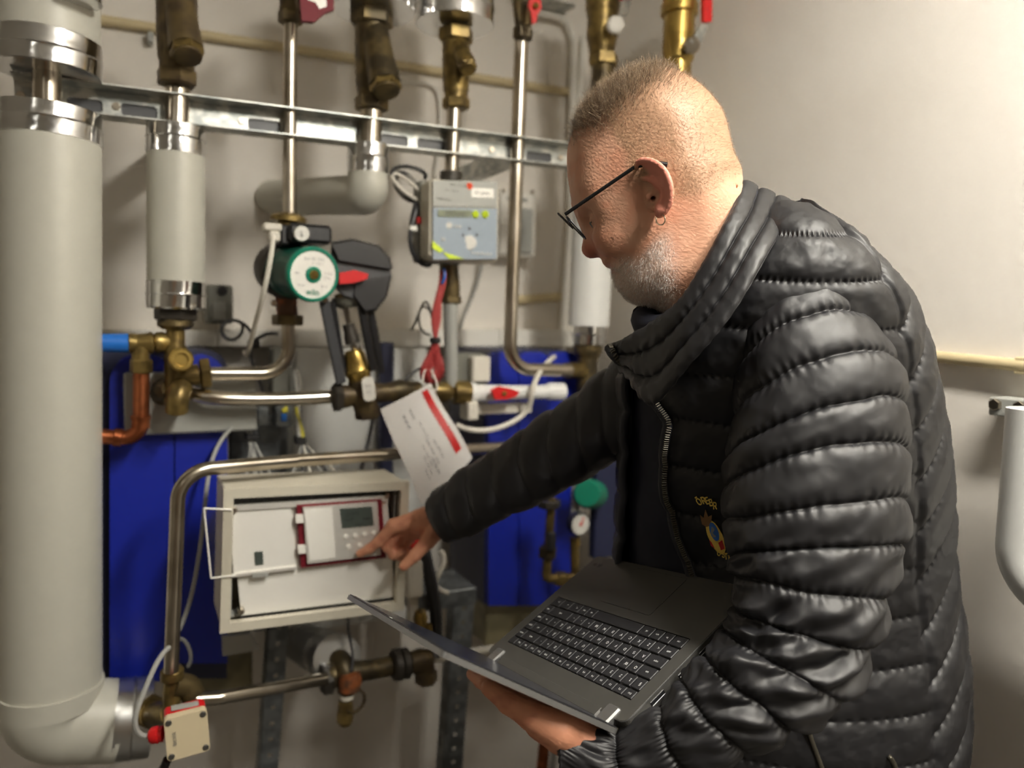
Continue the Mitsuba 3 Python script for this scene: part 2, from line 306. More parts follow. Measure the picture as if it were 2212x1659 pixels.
# ------------------------------------------------------------------ thin pipe to the pump
k = thing('steel_pipe', 'thin upright steel pipe running down into the green pump', 'pipe')
add(k, 'pipe', vl([(628, -60, 14.5), (625, 470, 14.5)], 1.50, 24), 'm_steel')
k = thing('ball_valve', 'dark valve with burgundy handle plate above the pump pipe', 'valve')
add(k, 'body', vl([(627, -70, 24), (627, -20, 26), (627, 10, 22), (627, 28, 24)], 1.50, 24), 'm_bronze')
add(k, 'nut', vhex(627, 26, 627, 52, 1.50, 26, .2), 'm_brass_dark', False)
add(k, 'handle', pxpoly([(640, -50), (716, -50), (718, 26), (700, 32), (676, 52), (650, 50)], 1.44, .012), 'm_burgundy', False)
add(k, 'sticker', pxpoly([(660, -30), (700, -40), (706, 14), (690, 20), (682, 6), (664, 0)], 1.428, .001), 'm_white', False)
# ------------------------------------------------------------------ two big insulation end caps with strainers
def endcap(label, xc, y0, rpx, d):
    k = thing('insulation_cap', label, 'insulation cap'); 
    add(k, 'shell', vl([(xc, -140, rpx), (xc, y0-36, rpx), (xc, y0-34, rpx*1.03), (xc, y0-31, rpx), (xc, y0-2, rpx), (xc, y0, rpx*.985), (xc, y0+1, rpx*.3)], d, 64), 'm_alu')
    return k
endcap('large aluminium insulation cap, left of the two at the top', 808, 26, 88, 1.50)
endcap('large aluminium insulation cap, right of the two at the top', 983, 56, 84, 1.50)
strainer('dark bronze strainer valve under the left aluminium cap', 803, 20, 240, 35, 1.50, 832, 184, 33, 'm_brass_dark')
add('strainer_valve_001', 'flange', vhex(803, 22, 803, 58, 1.50, 46, .1), 'm_brass_dark', False)
k = strainer('brass strainer valve under the right aluminium cap above the meter', 985, 66, 236, 29, 1.50, 1008, 140, 20, 'm_brass', 6)
add(k, 'flange', vhex(985, 62, 985, 92, 1.50, 38, .1), 'm_brass', False)
k = thing('insulated_pipe', 'grey insulated pipe turning into the wall behind the pump', 'pipe')
add(k, 'inner_pipe', vl([(803, 225, 24), (797, 340, 24)], 1.50, 28), 'm_steel')
add(k, 'end_band', vl([(795, 314, 24), (795, 312, 43), (795, 314, 44), (795, 340, 44), (795, 343, 45.5), (795, 346, 44), (795, 376, 44), (795, 377, 42)], 1.50, 44), 'm_alu')
e0 = P(795, 374, 1.50); e1 = P(795, 421, 1.50); e2 = P(588, 427, YW-.004)
add(k, 'insulation_jacket', sweep(fillet([e0, e1, e2], .048, 24), 43.5*S(795, 420, 1.5), 44), 'm_insul')

# ------------------------------------------------------------------ pipes to the meter and right of it
k = thing('steel_pipe', 'short steel pipe between the brass strainer and the grey energy meter', 'pipe')
add(k, 'pipe', vl([(981, 225, 15), (974, 400, 15)], 1.50, 24), 'm_steel')
add(k, 'collar', vl([(974, 372, 24), (974, 392, 24)], 1.50, 20), 'm_black_iron')
k = thing('steel_pipe', 'tall steel pipe right of the energy meter bending to the right at its foot', 'pipe')
add(k, 'pipe', pipe([(1128, 40, 1.50), (1100, 798, 1.50), (1232, 800, 1.50)], 15, .055, 24), 'm_steel')
k = thing('ball_valve', 'brass valve with red lever at the top of the tall steel pipe', 'valve')
add(k, 'body', vl([(1131, -60, 21), (1131, 10, 24), (1130, 34, 21), (1130, 62, 17)], 1.49, 24), 'm_brass_dark')
add(k, 'nut', vhex(1130, 60, 1129, 86, 1.49, 22, .2), 'm_brass_dark', False)
add(k, 'lever', pxpoly([(1146, -20), (1164, -14), (1167, 20), (1158, 34), (1156, 50), (1148, 54), (1145, 30), (1139, 14)], 1.435, .006), 'm_red', False)
add(k, 'screw', lathe(P(1158, 12, 1.428), P(1158, 12, 1.42), [(0, .006), (.8, .006), (1, .004)], 12), 'm_brass_bright')
for label, x0, x1, parts in [
    ('dark brass ball valve with a white lever boss above the man', 1303, 1298, [(-60, 36), (16, 37), (40, 32), (80, 34), (96, 30), (118, 26)]),
    ('bright brass ball valve with red lever above the man\'s head', 1470, 1463, [(-60, 36), (10, 36), (12, 40), (32, 40), (34, 33), (90, 34), (100, 35), (130, 33), (134, 28), (180, 29), (260, 28)])]:
    k = thing('ball_valve', label, 'valve'); dv = 1.55 if 'dark' in label else 1.36; br = 'm_brass' if 'dark' in label else 'm_brass_bright'
    add(k, 'body', vl([(x0+(x1-x0)*(y+60)/260, y, r) for y, r in parts], dv, 28), br)
    if 'dark' in label:
        add(k, 'nut', vhex(1304, 116, 1303, 144, 1.55, 32, .3), 'm_brass', False)
        add(k, 'tail', vl([(1303, 142, 24), (1301, 190, 25), (1297, 330, 25)], 1.55, 24), 'm_brass_dark')
        add(k, 'handle_boss', lathe(P(1322, 56, 1.52), P(1331, 53, 1.475), [(0, .013), (.6, .020), (.9, .020), (1, .016)], 20), 'm_white')
        add(k, 'lever', pxpoly([(1334, 36), (1346, -30), (1368, -28), (1352, 34)], 1.478, .005), 'm_zinc', False)
        add(k, 'lever_grip', pxpoly([(1340, -40), (1366, -44), (1360, -1), (1336, 2)], 1.476, .008), 'm_red', False)
    else:
        q = P(1464, 250, 1.36); add(k, 'tail', sweep([q, [q[0], q[1], 0.0]], .022, 24), 'm_steel')
        add(k, 'handle_boss', lathe(P(1485, 100, 1.34), P(1496, 98, 1.30), [(0, .014), (.5, .018), (.9, .018), (1, .014)], 20), 'm_steel')
        add(k, 'lever', pxpoly([(1488, 92), (1512, 50), (1529, 48), (1524, 66), (1508, 102)], 1.303, .005), 'm_zinc', False)
        add(k, 'lever_grip', pxpoly([(1513, -60), (1533, -60), (1531, 50), (1514, 50)], 1.301, .010), 'm_red', False)
k = thing('insulated_pipe', 'white insulated pipe behind the man\'s face ending in a short band', 'pipe')
add(k, 'insulation_jacket', vl([(1290, 300, 46), (1271, 705, 44)], 1.55, 40), 'm_white_insul')
add(k, 'end_band', vl([(1272, 698, 36), (1272, 700, 37), (1271, 720, 37), (1271, 722, 38.5), (1270, 724, 37), (1270, 744, 36), (1270, 743, 20)], 1.55, 36), 'm_alu')
k = thing('pipe_tee', 'brass tee under the white insulated pipe joining the bent steel pipe', 'pipe fitting')
add(k, 'body', vl([(1270, 742, 30), (1270, 756, 32), (1269, 770, 26), (1268, 776, 22), (1264, 900, 22)], 1.55, 24), 'm_brass_dark')
add(k, 'branch', sweep([P(1224, 800, 1.52), P(1266, 800, 1.55)], .019, 20), 'm_brass')

# ------------------------------------------------------------------ brass manifold below the slim pipe, safety valve, copper pipe
d = 1.50
k = thing('brass_manifold', 'brass manifold under the slim insulated pipe with branches to the steel pipes', 'pipe fitting')
add(k, 'union_nut', vhex(379, 666, 379, 692, d, 44, .3), 'm_black_iron', False)
add(k, 'union_collar', vl([(379, 690, 36), (379, 704, 37), (379, 712, 26)], d, 24), 'm_brass_dark')
add(k, 'body', vl([(379, 708, 19), (379, 745, 19), (380, 752, 23), (380, 870, 24), (380, 884, 18), (380, 889, 8)], d, 28), 'm_brass')
add(k, 'plug', lathe(P(384, 778, 1.49), P(392, 777, 1.435), [(0, .018), (.5, .016), (.55, .021), (.95, .021), (1, .018), (1, .012), (.9, .011)], 20), 'm_brass_bright')
add(k, 'branch', sweep(pxp([(380, 822, d), (400, 812, d-.01), (430, 808, d-.01)]), .019, 20), 'm_brass')
add(k, 'nut', hexn(P(432, 808, d-.01), P(454, 806, d-.01), .030, .3), 'm_brass', False)
add(k, 'rear_branch', sweep(pxp([(380, 840, d), (345, 850, d+.06)]), .026, 20), 'm_brass_dark')
add(k, 'front_branch', sweep(spl(pxp([(392, 836, d-.02), (384, 862, d-.035), (382, 886, d-.03)]), 10), .02, 18), 'm_brass')
k = thing('safety_valve', 'brass safety valve with a bright blue cap left of the manifold', 'valve')
add(k, 'cap', lathe(P(220, 741, d), P(278, 741, d), [(0, .014), (.03, .016), (.5, .0165), (.97, .017), (1, .015)], 28), 'm_blue_plastic')
add(k, 'bonnet', lathe(P(276, 741, d), P(296, 741, d), [(0, .015), (.2, .018), (1, .017)], 20), 'm_brass')
add(k, 'body', lathe(P(294, 741, d), P(372, 739, d), [(0, .016), (.3, .0175), (.38, .0195), (.45, .0195), (.5, .015), (.55, .019), (.75, .0195), (1, .011)], 24), 'm_brass')
add(k, 'outlet', vl([(304, 748, 19), (304, 778, 18)], d, 20), 'm_brass')
add(k, 'outlet_nut', vhex(305, 776, 305, 806, d, 23, .2), 'm_brass', False)
k = thing('copper_pipe', 'copper drain pipe dropping from the safety valve and bending behind the big pipe', 'pipe')
add(k, 'pipe', sweep(fillet(pxp([(305, 800, d), (305, 949, d), (160, 938, d)]), .028, 14), 16.5*S(305, 850, d), 22), 'm_copper')
add(k, 'sleeve', vl([(304, 896, 18), (304, 898, 20), (304, 904, 20.5), (304, 908, 18.5), (304, 925, 18.5)], d, 22), 'm_copper')
add(k, 'sleeve', lathe(P(244, 944, d), P(264, 946, d), [(0, .015), (.1, .0165), (.9, .0165), (1, .015)], 22), 'm_copper')
# ------------------------------------------------------------------ steel pipes left of the mixing valve
k = thing('steel_pipe', 'bent steel pipe from the manifold up to the underside of the pump', 'pipe')
add(k, 'pipe', sweep(fillet(pxp([(445, 808, d-.01), (625, 806, d-.005), (622, 690, 1.49)]), .065, 16), 15*S(500, 808, d), 22), 'm_steel')
k = thing('steel_pipe', 'straight steel pipe from the manifold to the mixing valve', 'pipe')
add(k, 'pipe', sweep(spl(pxp([(395, 838, d+.03), (440, 856, d-.005), (520, 862, d-.01), (640, 861, d-.01), (740, 855, d-.01)]), 24), 15.5*S(500, 860, d), 22), 'm_steel')
k = thing('steel_pipe', 'steel pipe looping over the control box and down its left side', 'pipe')
add(k, 'pipe', sweep(fillet(pxp([(370, 1450, 1.33), (386, 1018, 1.33), (640, 995, 1.37), (1130, 962, 1.50)]), .052, 16), 15.5*S(386, 1200, 1.33), 22), 'm_steel')

# ------------------------------------------------------------------ green circulation pump
k = thing('circulation_pump', 'green circulation pump with a round white label', 'pump')
yf = 1.36
c = P(675, 593, yf); s = S(675, 593, yf); yv = np.array([0, 1.0, 0])
bk = np.array(P(622, 585, 1.47)); axd = nrm(c-bk)
add(k, 'motor', lathe(bk, c, [(0, 44*s), (.02, 58*s), (.35, 60*s), (.4, 57*s), (.9, 56*s), (1, 54*s)], 48), 'm_green_dark')
tx = nrm(np.cross(axd, [0, 0, 1.0])*-1); 
if tx[0] < 0: tx = -tx
tz = nrm(np.cross(tx, axd)); tz = tz if tz[2] > 0 else -tz
PM = np.stack([tx, tz, axd], 1)
add(k, 'face_ring', lathe(c-axd*.004, c+axd*.006, [(0, 58*s), (.2, 60*s), (.8, 59*s), (1, 57*s), (1, 52*s), (.6, 51*s)], 48), 'm_green')
lab = Point(0, 0).buffer(53*s, quad_segs=16).difference(Point(0, 0).buffer(16*s))
add(k, 'label', extrude(lab, .0015, PM, c+axd*.002), 'm_white', False)
add(k, 'label_ring', lathe(c, c+axd*.006, [(0, 18*s), (.9, 17.5*s), (1, 16*s), (1, 11*s)], 28), 'm_green')
add(k, 'vent_screw', lathe(c, c+axd*.010, [(0, 11*s), (.8, 10.5*s), (1, 9*s), (1, 2*s)], 20), 'm_brass_bright')
o = c+axd*.0036
add(k, 'label_logo', text('wilo', .0095, PM, o-tz*38*s, .0004, True), 'm_green', False)
ink = [text('Star-RS 25/6', .0045, PM, o+tz*33*s, .0004), text('1~ 230 V', .0036, PM, o+tz*24*s+tx*10*s, .0004)]
for dx, dy, t in [(-26, -24, 'PN 10'), (26, -24, 'IP 44'), (34, 4, 'TF 110'), (32, -6, '50 Hz'), (-36, 2, 'Max')]:
    ink.append(text(t, .0034, PM, o+tx*dx*s+tz*dy*s, .0004))
add(k, 'label_print', ink, 'm_faint_ink', False)
add(k, 'terminal_box', [pbox(624, 480, 718, 528, 1.385, .07, .006), pbox(606, 484, 628, 530, 1.40, .06, .004)], 'm_black', False)
add(k, 'speed_knob', lathe(P(651, 505, 1.388), P(652, 505, 1.372), [(0, 17*s), (.8, 16.5*s), (1, 15*s), (1, 1*s)], 28), 'm_white')
add(k, 'knob_mark', [text('1', .008, WF, P(652, 505, 1.3715), .0005)], 'm_ink', False)
add(k, 'housing', lathe(P(600, 580, 1.53), P(626, 586, 1.462), [(0, 30*s), (.1, 60*s), (.6, 66*s), (.9, 66*s), (1, 60*s)], 40), 'm_black_iron')
add(k, 'inlet', vl([(623, 462, 26), (623, 470, 38), (623, 480, 38), (622, 484, 22), (618, 560, 24)], 1.50, 28), 'm_brass')
add(k, 'outlet', vl([(616, 620, 24), (620, 660, 22), (621, 684, 22)], 1.50, 28), 'm_rust')
add(k, 'outlet_nut', vhex(621, 680, 621, 703, 1.50, 33, .3), 'm_brass_dark', False)
for a, b in ((592, 655), (590, 520), (702, 648)): add(k, 'screw', lathe(P(a, b, 1.43), P(a, b, 1.405), [(0, .006), (.8, .006), (1, .004)], 12), 'm_steel')
add(k, 'plug', [pbox(570, 480, 610, 500, 1.395, .03, .003), pbox(582, 498, 606, 522, 1.395, .025, .003)], 'm_cable_white', False)
add(k, 'cable', wire([(590, 505, 1.40), (584, 560, 1.385), (570, 630, 1.39), (554, 690, 1.44), (540, 745, 1.5), (528, 760, 1.6)], 5.5), 'm_cable_white')
# ------------------------------------------------------------------ black actuator on its mixing valve
k = thing('valve_actuator', 'black valve actuator with a red lever right of the green pump', 'actuator')
A = 1.42
hull = lambda pts, d, h, c=.006: trimesh.convex.convex_hull(np.vstack([[P(x, y, d+c) for x, y in pts], [P(x, y, d+h) for x, y in pts], [P((x-780)*.94+780, (y-590)*.94+590, d) for x, y in pts]]))
add(k, 'cover', hull([(716, 522), (760, 516), (816, 530), (840, 556), (846, 600), (832, 640), (800, 660), (740, 640), (712, 610)], A, .11), 'm_darkgrey', 20)
add(k, 'top_rib', hull([(714, 524), (762, 516), (818, 530), (842, 556), (848, 580), (800, 572), (730, 560)], A-.012, .06, .01), 'm_black', 20)
add(k, 'gear_housing', hull([(770, 604), (846, 596), (836, 640), (812, 672), (790, 676), (764, 640)], A-.006, .10), 'm_black', 20)
add(k, 'lever', pxpoly([(730, 590), (762, 584), (792, 592), (790, 603), (760, 612), (730, 614)], A-.014, .012), 'm_red', False)
add(k, 'base', lathe(P(752, 640, A+.04), P(756, 664, A+.04), [(0, .034), (.6, .030), (1, .02)], 24), 'm_grey_dark')
leg = lambda a, b, w, dd: cbox([-w, -.006, 0], [w, .006, np.linalg.norm(P(*b)-P(*a))], .002, (lambda z: np.stack([nrm(np.cross([0, 1.0, 0], z)), np.cross(z, nrm(np.cross([0, 1.0, 0], z))), z], 1))(nrm(P(*b)-P(*a))), P(*a))
for a, b, w in [((700, 650, 1.43), (737, 828, 1.45), .0095), ((776, 640, 1.43), (806, 800, 1.45), .007), ((796, 650, 1.44), (824, 806, 1.46), .007), ((718, 650, 1.45), (744, 812, 1.47), .005)]:
    add(k, 'yoke_leg', leg(a, b, w, 0), 'm_darkgrey' if w > .008 else 'm_black', False)
add(k, 'stem', sweep([P(741, 640, 1.455), P(766, 760, 1.47)], .0055, 14), 'm_steel')
add(k, 'stem_nut', vl([(738, 634, 17), (740, 644, 17), (741, 650, 12), (744, 662, 12)], 1.455, 16), 'm_brass')
add(k, 'spring_cup', vl([(752, 700, 13), (756, 716, 13), (760, 730, 16), (762, 742, 16)], 1.46, 18), 'm_black_iron')
k = thing('mixing_valve', 'bronze mixing valve under the black actuator', 'valve')
add(k, 'bonnet', vl([(763, 756, 17), (766, 764, 22), (769, 782, 24), (772, 796, 26), (773, 800, 29), (774, 806, 29), (776, 812, 25), (784, 850, 22)], 1.47, 26), 'm_brass_bright')
add(k, 'body', [lathe(P(728, 858, 1.47), P(850, 846, 1.47), [(0, .022), (.12, .024), (.3, .020), (.5, .026), (.7, .02), (.9, .019), (1, .021)], 26), vl([(775, 820, 24), (785, 862, 28), (793, 890, 25)], 1.47, 26)], 'm_bronze')
add(k, 'bottom_port', vhex(792, 878, 795, 904, 1.47, 27, .2), 'm_bronze', False)
add(k, 'union_nut', hexn(P(720, 858, 1.47), P(738, 857, 1.47), .030, .2), 'm_black_iron', False)
tag = rrect(-.0125, -.024, .0125, .024, .009)
TM_ = np.stack([nrm([1, 0, .12]), nrm([-.12, 0, 1]), [0, -1.0, 0]], 1)
add(k, 'label_plate', extrude(tag, .003, TM_, P(796, 840, 1.432)), 'm_white', False)
add(k, 'label_print', [text('kvs', .005, TM_, P(795, 833, 1.4285), .0004), text('6.3', .005, TM_, P(797, 847, 1.4285), .0004)], 'm_faint_ink', False)
add(k, 'outlet', lathe(P(846, 847, 1.47), P(905, 842, 1.48), [(0, .021), (.3, .026), (.5, .022), (1, .018)], 22), 'm_brass_dark')
k = thing('ball_valve', 'brass ball valve with red lever on white plastic pipe beside the paper sheet', 'valve')
add(k, 'body', lathe(P(936, 846, 1.50), P(1012, 848, 1.50), [(0, .020), (.3, .024), (.5, .018), (.55, .026), (1, .026)], 22), 'm_brass')
add(k, 'plastic_pipe', [lathe(P(1006, 850, 1.50), P(1205, 846, 1.50), [(0, .023), (.06, .026), (.12, .02), (.5, .0165), (1, .0165)], 22), lathe(P(1180, 846, 1.5), P(1216, 846, 1.5), [(0, .018), (.2, .021), (1, .021)], 22)], 'm_white_insul')
add(k, 'lever', pxpoly([(1058, 842), (1076, 834), (1096, 838), (1118, 845), (1112, 855), (1090, 862), (1066, 862)], 1.465, .010), 'm_red', False)
add(k, 'screw', lathe(P(1090, 850, 1.458), P(1090, 850, 1.45), [(0, .006), (1, .005)], 12), 'm_brass_bright')
k = thing('pipe_bracket', 'clear plastic pipe bracket around the white plastic pipe', 'bracket')
add(k, 'plate', [pbox(1012, 870, 1034, 908, 1.47, .05, .003), pbox(1030, 872, 1150, 892, 1.52, .012, .003)], 'm_cable_white', False)
k = thing('sensor_housing', 'small grey sensor housing above the white plastic pipe', 'sensor')
add(k, 'body', [pbox(980, 764, 1048, 836, 1.56, .05, .004)], 'm_grey_dark', False)
add(k, 'lid', [pbox(1022, 770, 1060, 826, 1.53, .03, .004)], 'm_cable_white', False)
# ------------------------------------------------------------------ energy meter
k = thing('energy_meter', 'grey energy meter with a small display, yellow-green buttons and corner stripes', 'meter')
mf = 1.40
add(k, 'case', pbox(930, 384, 1077, 568, mf+.006, .085, .007), 'm_beige_box', False)
add(k, 'upper_panel', pxpoly([(934, 390), (1073, 392), (1072, 448), (934, 446)], mf+.0065, .004), 'm_grey', False)
add(k, 'front_panel', pxpoly([(934, 449), (1072, 451), (1071, 560), (934, 561)], mf+.0065, .0045), 'm_meter_blue', False)
add(k, 'display', pxpoly([(946, 453), (1018, 454), (1018, 469), (946, 468)], mf+.001, .001), 'm_lcd', False)
add(k, 'display_digits', [text('0001487', .0075, WF, P(984, 461, mf-.0005), .0004)], 'm_ink', False)
for x in (1027, 1048): add(k, 'button', lathe(P(x, 463, mf+.003), P(x, 463, mf-.003), [(0, .0075), (.7, .0075), (1, .006)], 20), 'm_lime')
add(k, 'stripe', pxpoly([(934, 520), (958, 540), (950, 546), (934, 536)], mf+.001, .0008), 'm_lime', False)
add(k, 'stripe', pxpoly([(956, 544), (1002, 559), (970, 559)], mf+.001, .0008), 'm_lime', False)
add(k, 'seal', lathe(P(1014, 524, mf+.003), P(1014, 524, mf-.001), [(0, .0145), (.8, .0145), (1, .0135)], 28), 'm_white')
add(k, 'logo', lathe(P(970, 487, mf+.003), P(970, 487, mf-.0005), [(0, .0065), (1, .006)], 20), 'm_white')
add(k, 'logo_text', [text('SVM', .0055, WF, P(988, 489, mf+.0005), .0008)], 'm_white', False)
add(k, 'print', [text('EnergiCalculator', .0045, WF, P(1040, 548, mf+.0005), .0008), text('IN', .006, WF, P(957, 517, mf+.0005), .0008)], 'm_white', False)
for x, y in ((1014, 493), (1000, 507), (1030, 507)): add(k, 'arrow', pxpoly([(x-3, y+3), (x+3, y+3), (x, y-4)], mf+.001, .0008), 'm_ink', False)
add(k, 'red_sticker', lathe(P(1014, 402, mf+.003), P(1014, 402, mf+.0005), [(0, .0065), (1, .0065)], 20), 'm_orange')
add(k, 'sticker', pxpoly([(1018, 406), (1066, 408), (1066, 427), (1018, 426)], mf+.0025, .0006), 'm_white', False)
add(k, 'sticker_print', [text('07 2004', .006, WF, P(1042, 417, mf+.0016), .0004)], 'm_ink', False)
add(k, 'panel_print', [text('kWh  m3  GJ', .0045, WF, P(990, 400, mf+.0022), .0005), text('t in  t ut  q', .0045, WF, P(975, 412, mf+.0022), .0005), text('Batteri 2012', .004, WF, P(960, 430, mf+.0022), .0005)], 'm_grey_dark', False)
add(k, 'base', pbox(906, 388, 1000, 572, mf+.06, .04, .005), 'm_grey_dark', False)
k = thing('pipe_nipple', 'short brass pipe piece under the energy meter', 'pipe fitting')
add(k, 'nipple', vl([(968, 560, 20), (974, 620, 21), (975, 650, 18)], 1.50, 22), 'm_brass_dark')
add(k, 'pipe', vl([(973, 640, 16), (975, 860, 14)], 1.50, 22), 'm_grey')
add(k, 'nut', vhex(975, 640, 975, 656, 1.5, 22, .2), 'm_brass_dark', False)
k = thing('junction_box', 'pale grey flat box on the wall right of the energy meter', 'box')
add(k, 'case', pbox(1080, 408, 1158, 556, 1.83, .066, .006), 'm_trunk', False)
add(k, 'window', pbox(1118, 448, 1150, 548, 1.822, .01, .003), 'm_grey', False)
add(k, 'label', pbox(1096, 424, 1140, 436, 1.826, .006, .001), 'm_grey', False)
for x, y in ((1088, 412), (1150, 414)): add(k, 'screw', lathe(P(x, y, 1.832), P(x, y, 1.824), [(0, .005), (1, .004)], 12), 'm_steel')
# cable bundles near the meter
k = thing('cable_bundle', 'black cable coil hanging left of the energy meter', 'cable')
rg = np.random.default_rng(3)
for i in range(7):
    t = np.linspace(0, 2*np.pi, 15); a, b, ph = 34+3*rg.normal(), 13+3*i*.6, .75+.05*rg.normal()
    ex, ey = a*np.cos(t), b*np.sin(t)
    pts = [P(880+ex[j]*np.cos(ph)-ey[j]*np.sin(ph)*.8, 404+ex[j]*np.sin(ph)*1.15+ey[j]*np.cos(ph), 1.47+.004*i) for j in range(15)]
    add(k, 'loop', sweep(spl(pts, 44), 4.0*S(880, 400, 1.47), 7, False), 'm_black' if i % 3 else 'm_cable_white')
for pts in ([(846, 378, 1.47), (880, 360, 1.48), (914, 372, 1.48), (918, 384, 1.46)], [(902, 440, 1.47), (892, 480, 1.46), (888, 530, 1.46), (906, 566, 1.46), (930, 572, 1.47)], [(898, 436, 1.47), (886, 500, 1.465), (892, 548, 1.465), (922, 574, 1.47)]):
    add(k, 'strand', wire(pts, 4.5), 'm_black')
add(k, 'red_clip', pbox(902, 468, 922, 484, 1.455, .012, .002), 'm_red', False)
add(k, 'white_clip', pbox(886, 486, 902, 500, 1.455, .012, .002), 'm_white', False)
k = thing('cable_bundle', 'dark red cable bundle tied below the energy meter', 'cable')
rg = np.random.default_rng(5)
for i in range(8):
    o = rg.normal(size=2)*2.2; a = -1 if i % 2 else 1; w = 6+3*i
    add(k, 'strand', sweep(spl([P(952+i*1.4, 584, 1.46), P(946+i+o[0], 640, 1.455), P(938+i+o[1], 700, 1.45), P(941, 736, 1.447), P(938+a*w*.6, 775, 1.45), P(934+a*w*.9, 806, 1.45), P(934+a*w*.3, 826, 1.45+.003*i), P(934-a*w*.3, 822, 1.455), P(937, 780, 1.455), P(941, 738, 1.452)], 50), .0034, 7), 'm_red_cable')
add(k, 'tie', lathe(P(940, 729, 1.45), P(940, 741, 1.45), [(0, .010), (.1, .0115), (.9, .0115), (1, .010)], 16), 'm_black')
add(k, 'blue_strand', wire([(958, 580, 1.45), (960, 600, 1.445), (955, 612, 1.45)], 3), 'm_blue_plastic')
for pts in ([(938, 690, 1.46), (912, 664, 1.47), (906, 700, 1.46), (930, 724, 1.45)], [(936, 700, 1.46), (915, 655, 1.475), (900, 690, 1.48), (888, 712, 1.49)]):
    add(k, 'loose_strand', wire(pts, 2.6), 'm_black_iron')
k = thing('cable', 'thin grey cable curving on the wall right of the dark red bundle', 'cable')
add(k, 'sheath', wire([(1040, 560, 1.87), (1020, 640, 1.88), (1000, 690, 1.88), (994, 712, 1.86)], 4), 'm_cable_grey')
k = thing('cable', 'white cable curving under the white plastic pipe towards the man\'s sleeve', 'cable')
add(k, 'sheath', wire([(985, 918, 1.5), (1040, 930, 1.49), (1100, 915, 1.48), (1142, 880, 1.47), (1150, 845, 1.455), (1160, 815, 1.47), (1200, 770, 1.6)], 6), 'm_cable_white')
k = thing('cable', 'dark cable from the red bundle down to the mixing valve outlet', 'cable')
add(k, 'sheath', wire([(930, 790, 1.46), (900, 800, 1.47), (872, 830, 1.47), (868, 850, 1.47)], 3), 'm_darkgrey')
k = thing('cable', 'thin pale cable loop at the top of the wall between the strainers', 'cable')
add(k, 'sheath', wire([(850, 175, 1.885), (900, 178, 1.885), (940, 190, 1.885), (950, 230, 1.885), (946, 330, 1.885), (940, 380, 1.885)], 4), 'm_trunk')
# ------------------------------------------------------------------ paper sheet
k = thing('paper_sheet', 'white paper sheet with a red stripe hanging at a tilt above the pointing hand', 'paper')
pc = [P(822, 884, 1.40), P(930, 828, 1.415), P(1022, 990, 1.385), P(912, 1092, 1.37)]
us = np.linspace(0, 1, 15); vs = np.linspace(0, 1, 21)
def sheet(u, v, off=0.0):
    p = (1-u)*(1-v)*pc[0]+u*(1-v)*pc[1]+u*v*pc[2]+(1-u)*v*pc[3]
    return p + np.array([0, -.012*np.sin(np.pi*u)*(.3+v*.7) + .006*np.sin(2.2*v*np.pi) - off, 0])
def sheetmesh(u0, u1, v0, v1, off, nu=10, nv=14):
    a = np.array([sheet(u, v, off) for v in np.linspace(v0, v1, nv) for u in np.linspace(u0, u1, nu)])
    b = a + [0, .0005, 0]; f = grid_faces(nv, nu, False)
    return tm(np.vstack([a, b]), np.vstack([f, f[:, ::-1]+len(a)]))
add(k, 'sheet', sheetmesh(0, 1, 0, 1, 0, 15, 21), 'm_paper', True)
add(k, 'red_stripe', sheetmesh(.78, .90, .04, .80, .0012, 4, 20), 'm_red', True)
lines = []
for u, v, w, l in [(.30, .16, .03, .16), (.44, .14, .03, .12), (.5, .30, .012, .2), (.36, .5, .012, .25), (.46, .48, .012, .3), (.30, .60, .012, .22), (.24, .72, .012, .12), (.40, .66, .02, .2), (.56, .52, .012, .24)]:
    for q in range(3): lines.append(sheetmesh(u, u+w, v+q*l/3, v+q*l/3+l/3*.75, .0009, 2, 4))
add(k, 'print', lines, 'm_faint_ink', True)
add(k, 'hanging_tie', wire([(925, 834, 1.413), (915, 808, 1.44), (925, 796, 1.45), (938, 812, 1.445), (928, 836, 1.413)], 2), 'm_white')
# ------------------------------------------------------------------ blue plate heat exchangers
def archpoly(x0, x1, y0, y1, r):   # pixels, arched top
    pts = [(x0, y1), (x0, y0+r)] + [(x0+r*(1-math.cos(t)), y0+r*(1-math.sin(t))) for t in np.linspace(0, math.pi/2, 10)] + [(x1-r*(1-math.cos(t)), y0+r*(1-math.sin(t))) for t in np.linspace(math.pi/2, 0, 10)] + [(x1, y0+r), (x1, y1)]
    return pts
k = thing('heat_exchanger', 'blue plate heat exchanger with navy edge beside the big insulated pipe', 'heat exchanger')
def back(m, q): m.vertices = m.vertices+[0, q, 0]; return m
add(k, 'casing', back(pxpoly(archpoly(205, 490, 758, 1466, 40), 1.60, .25), .25), 'm_navy', False)
add(k, 'cover_panel', pxpoly(archpoly(238, 374, 764, 1458, 60), 1.60, .03), 'm_blue', False)
add(k, 'cover_panel', pxpoly(archpoly(377, 488, 764, 1420, 60), 1.60, .03), 'm_blue', False)
add(k, 'clamp_plate', [pbox(266, 806, 556, 930, 1.535, .03, .004)], 'm_grey', False)
add(k, 'foot', pbox(430, 1392, 546, 1500, 1.66, .1, .004), 'm_stain', False)
k = thing('heat_exchanger', 'blue plate heat exchanger behind the pointing sleeve', 'heat exchanger')
add(k, 'casing', back(pxpoly(archpoly(1045, 1242, 756, 1305, 30), 1.61, .22), .22), 'm_navy', False)
for a, b in ((1048, 1112), (1114, 1176), (1178, 1240)): add(k, 'cover_panel', pxpoly(archpoly(a, b, 760, 1302, 20), 1.61, .02), 'm_blue', False)
add(k, 'foot', pbox(1050, 1304, 1240, 1360, 1.62, .2, .004), 'm_stain', False)
k = thing('steel_strip', 'narrow navy upright steel strip behind the mixing valve', 'strip')
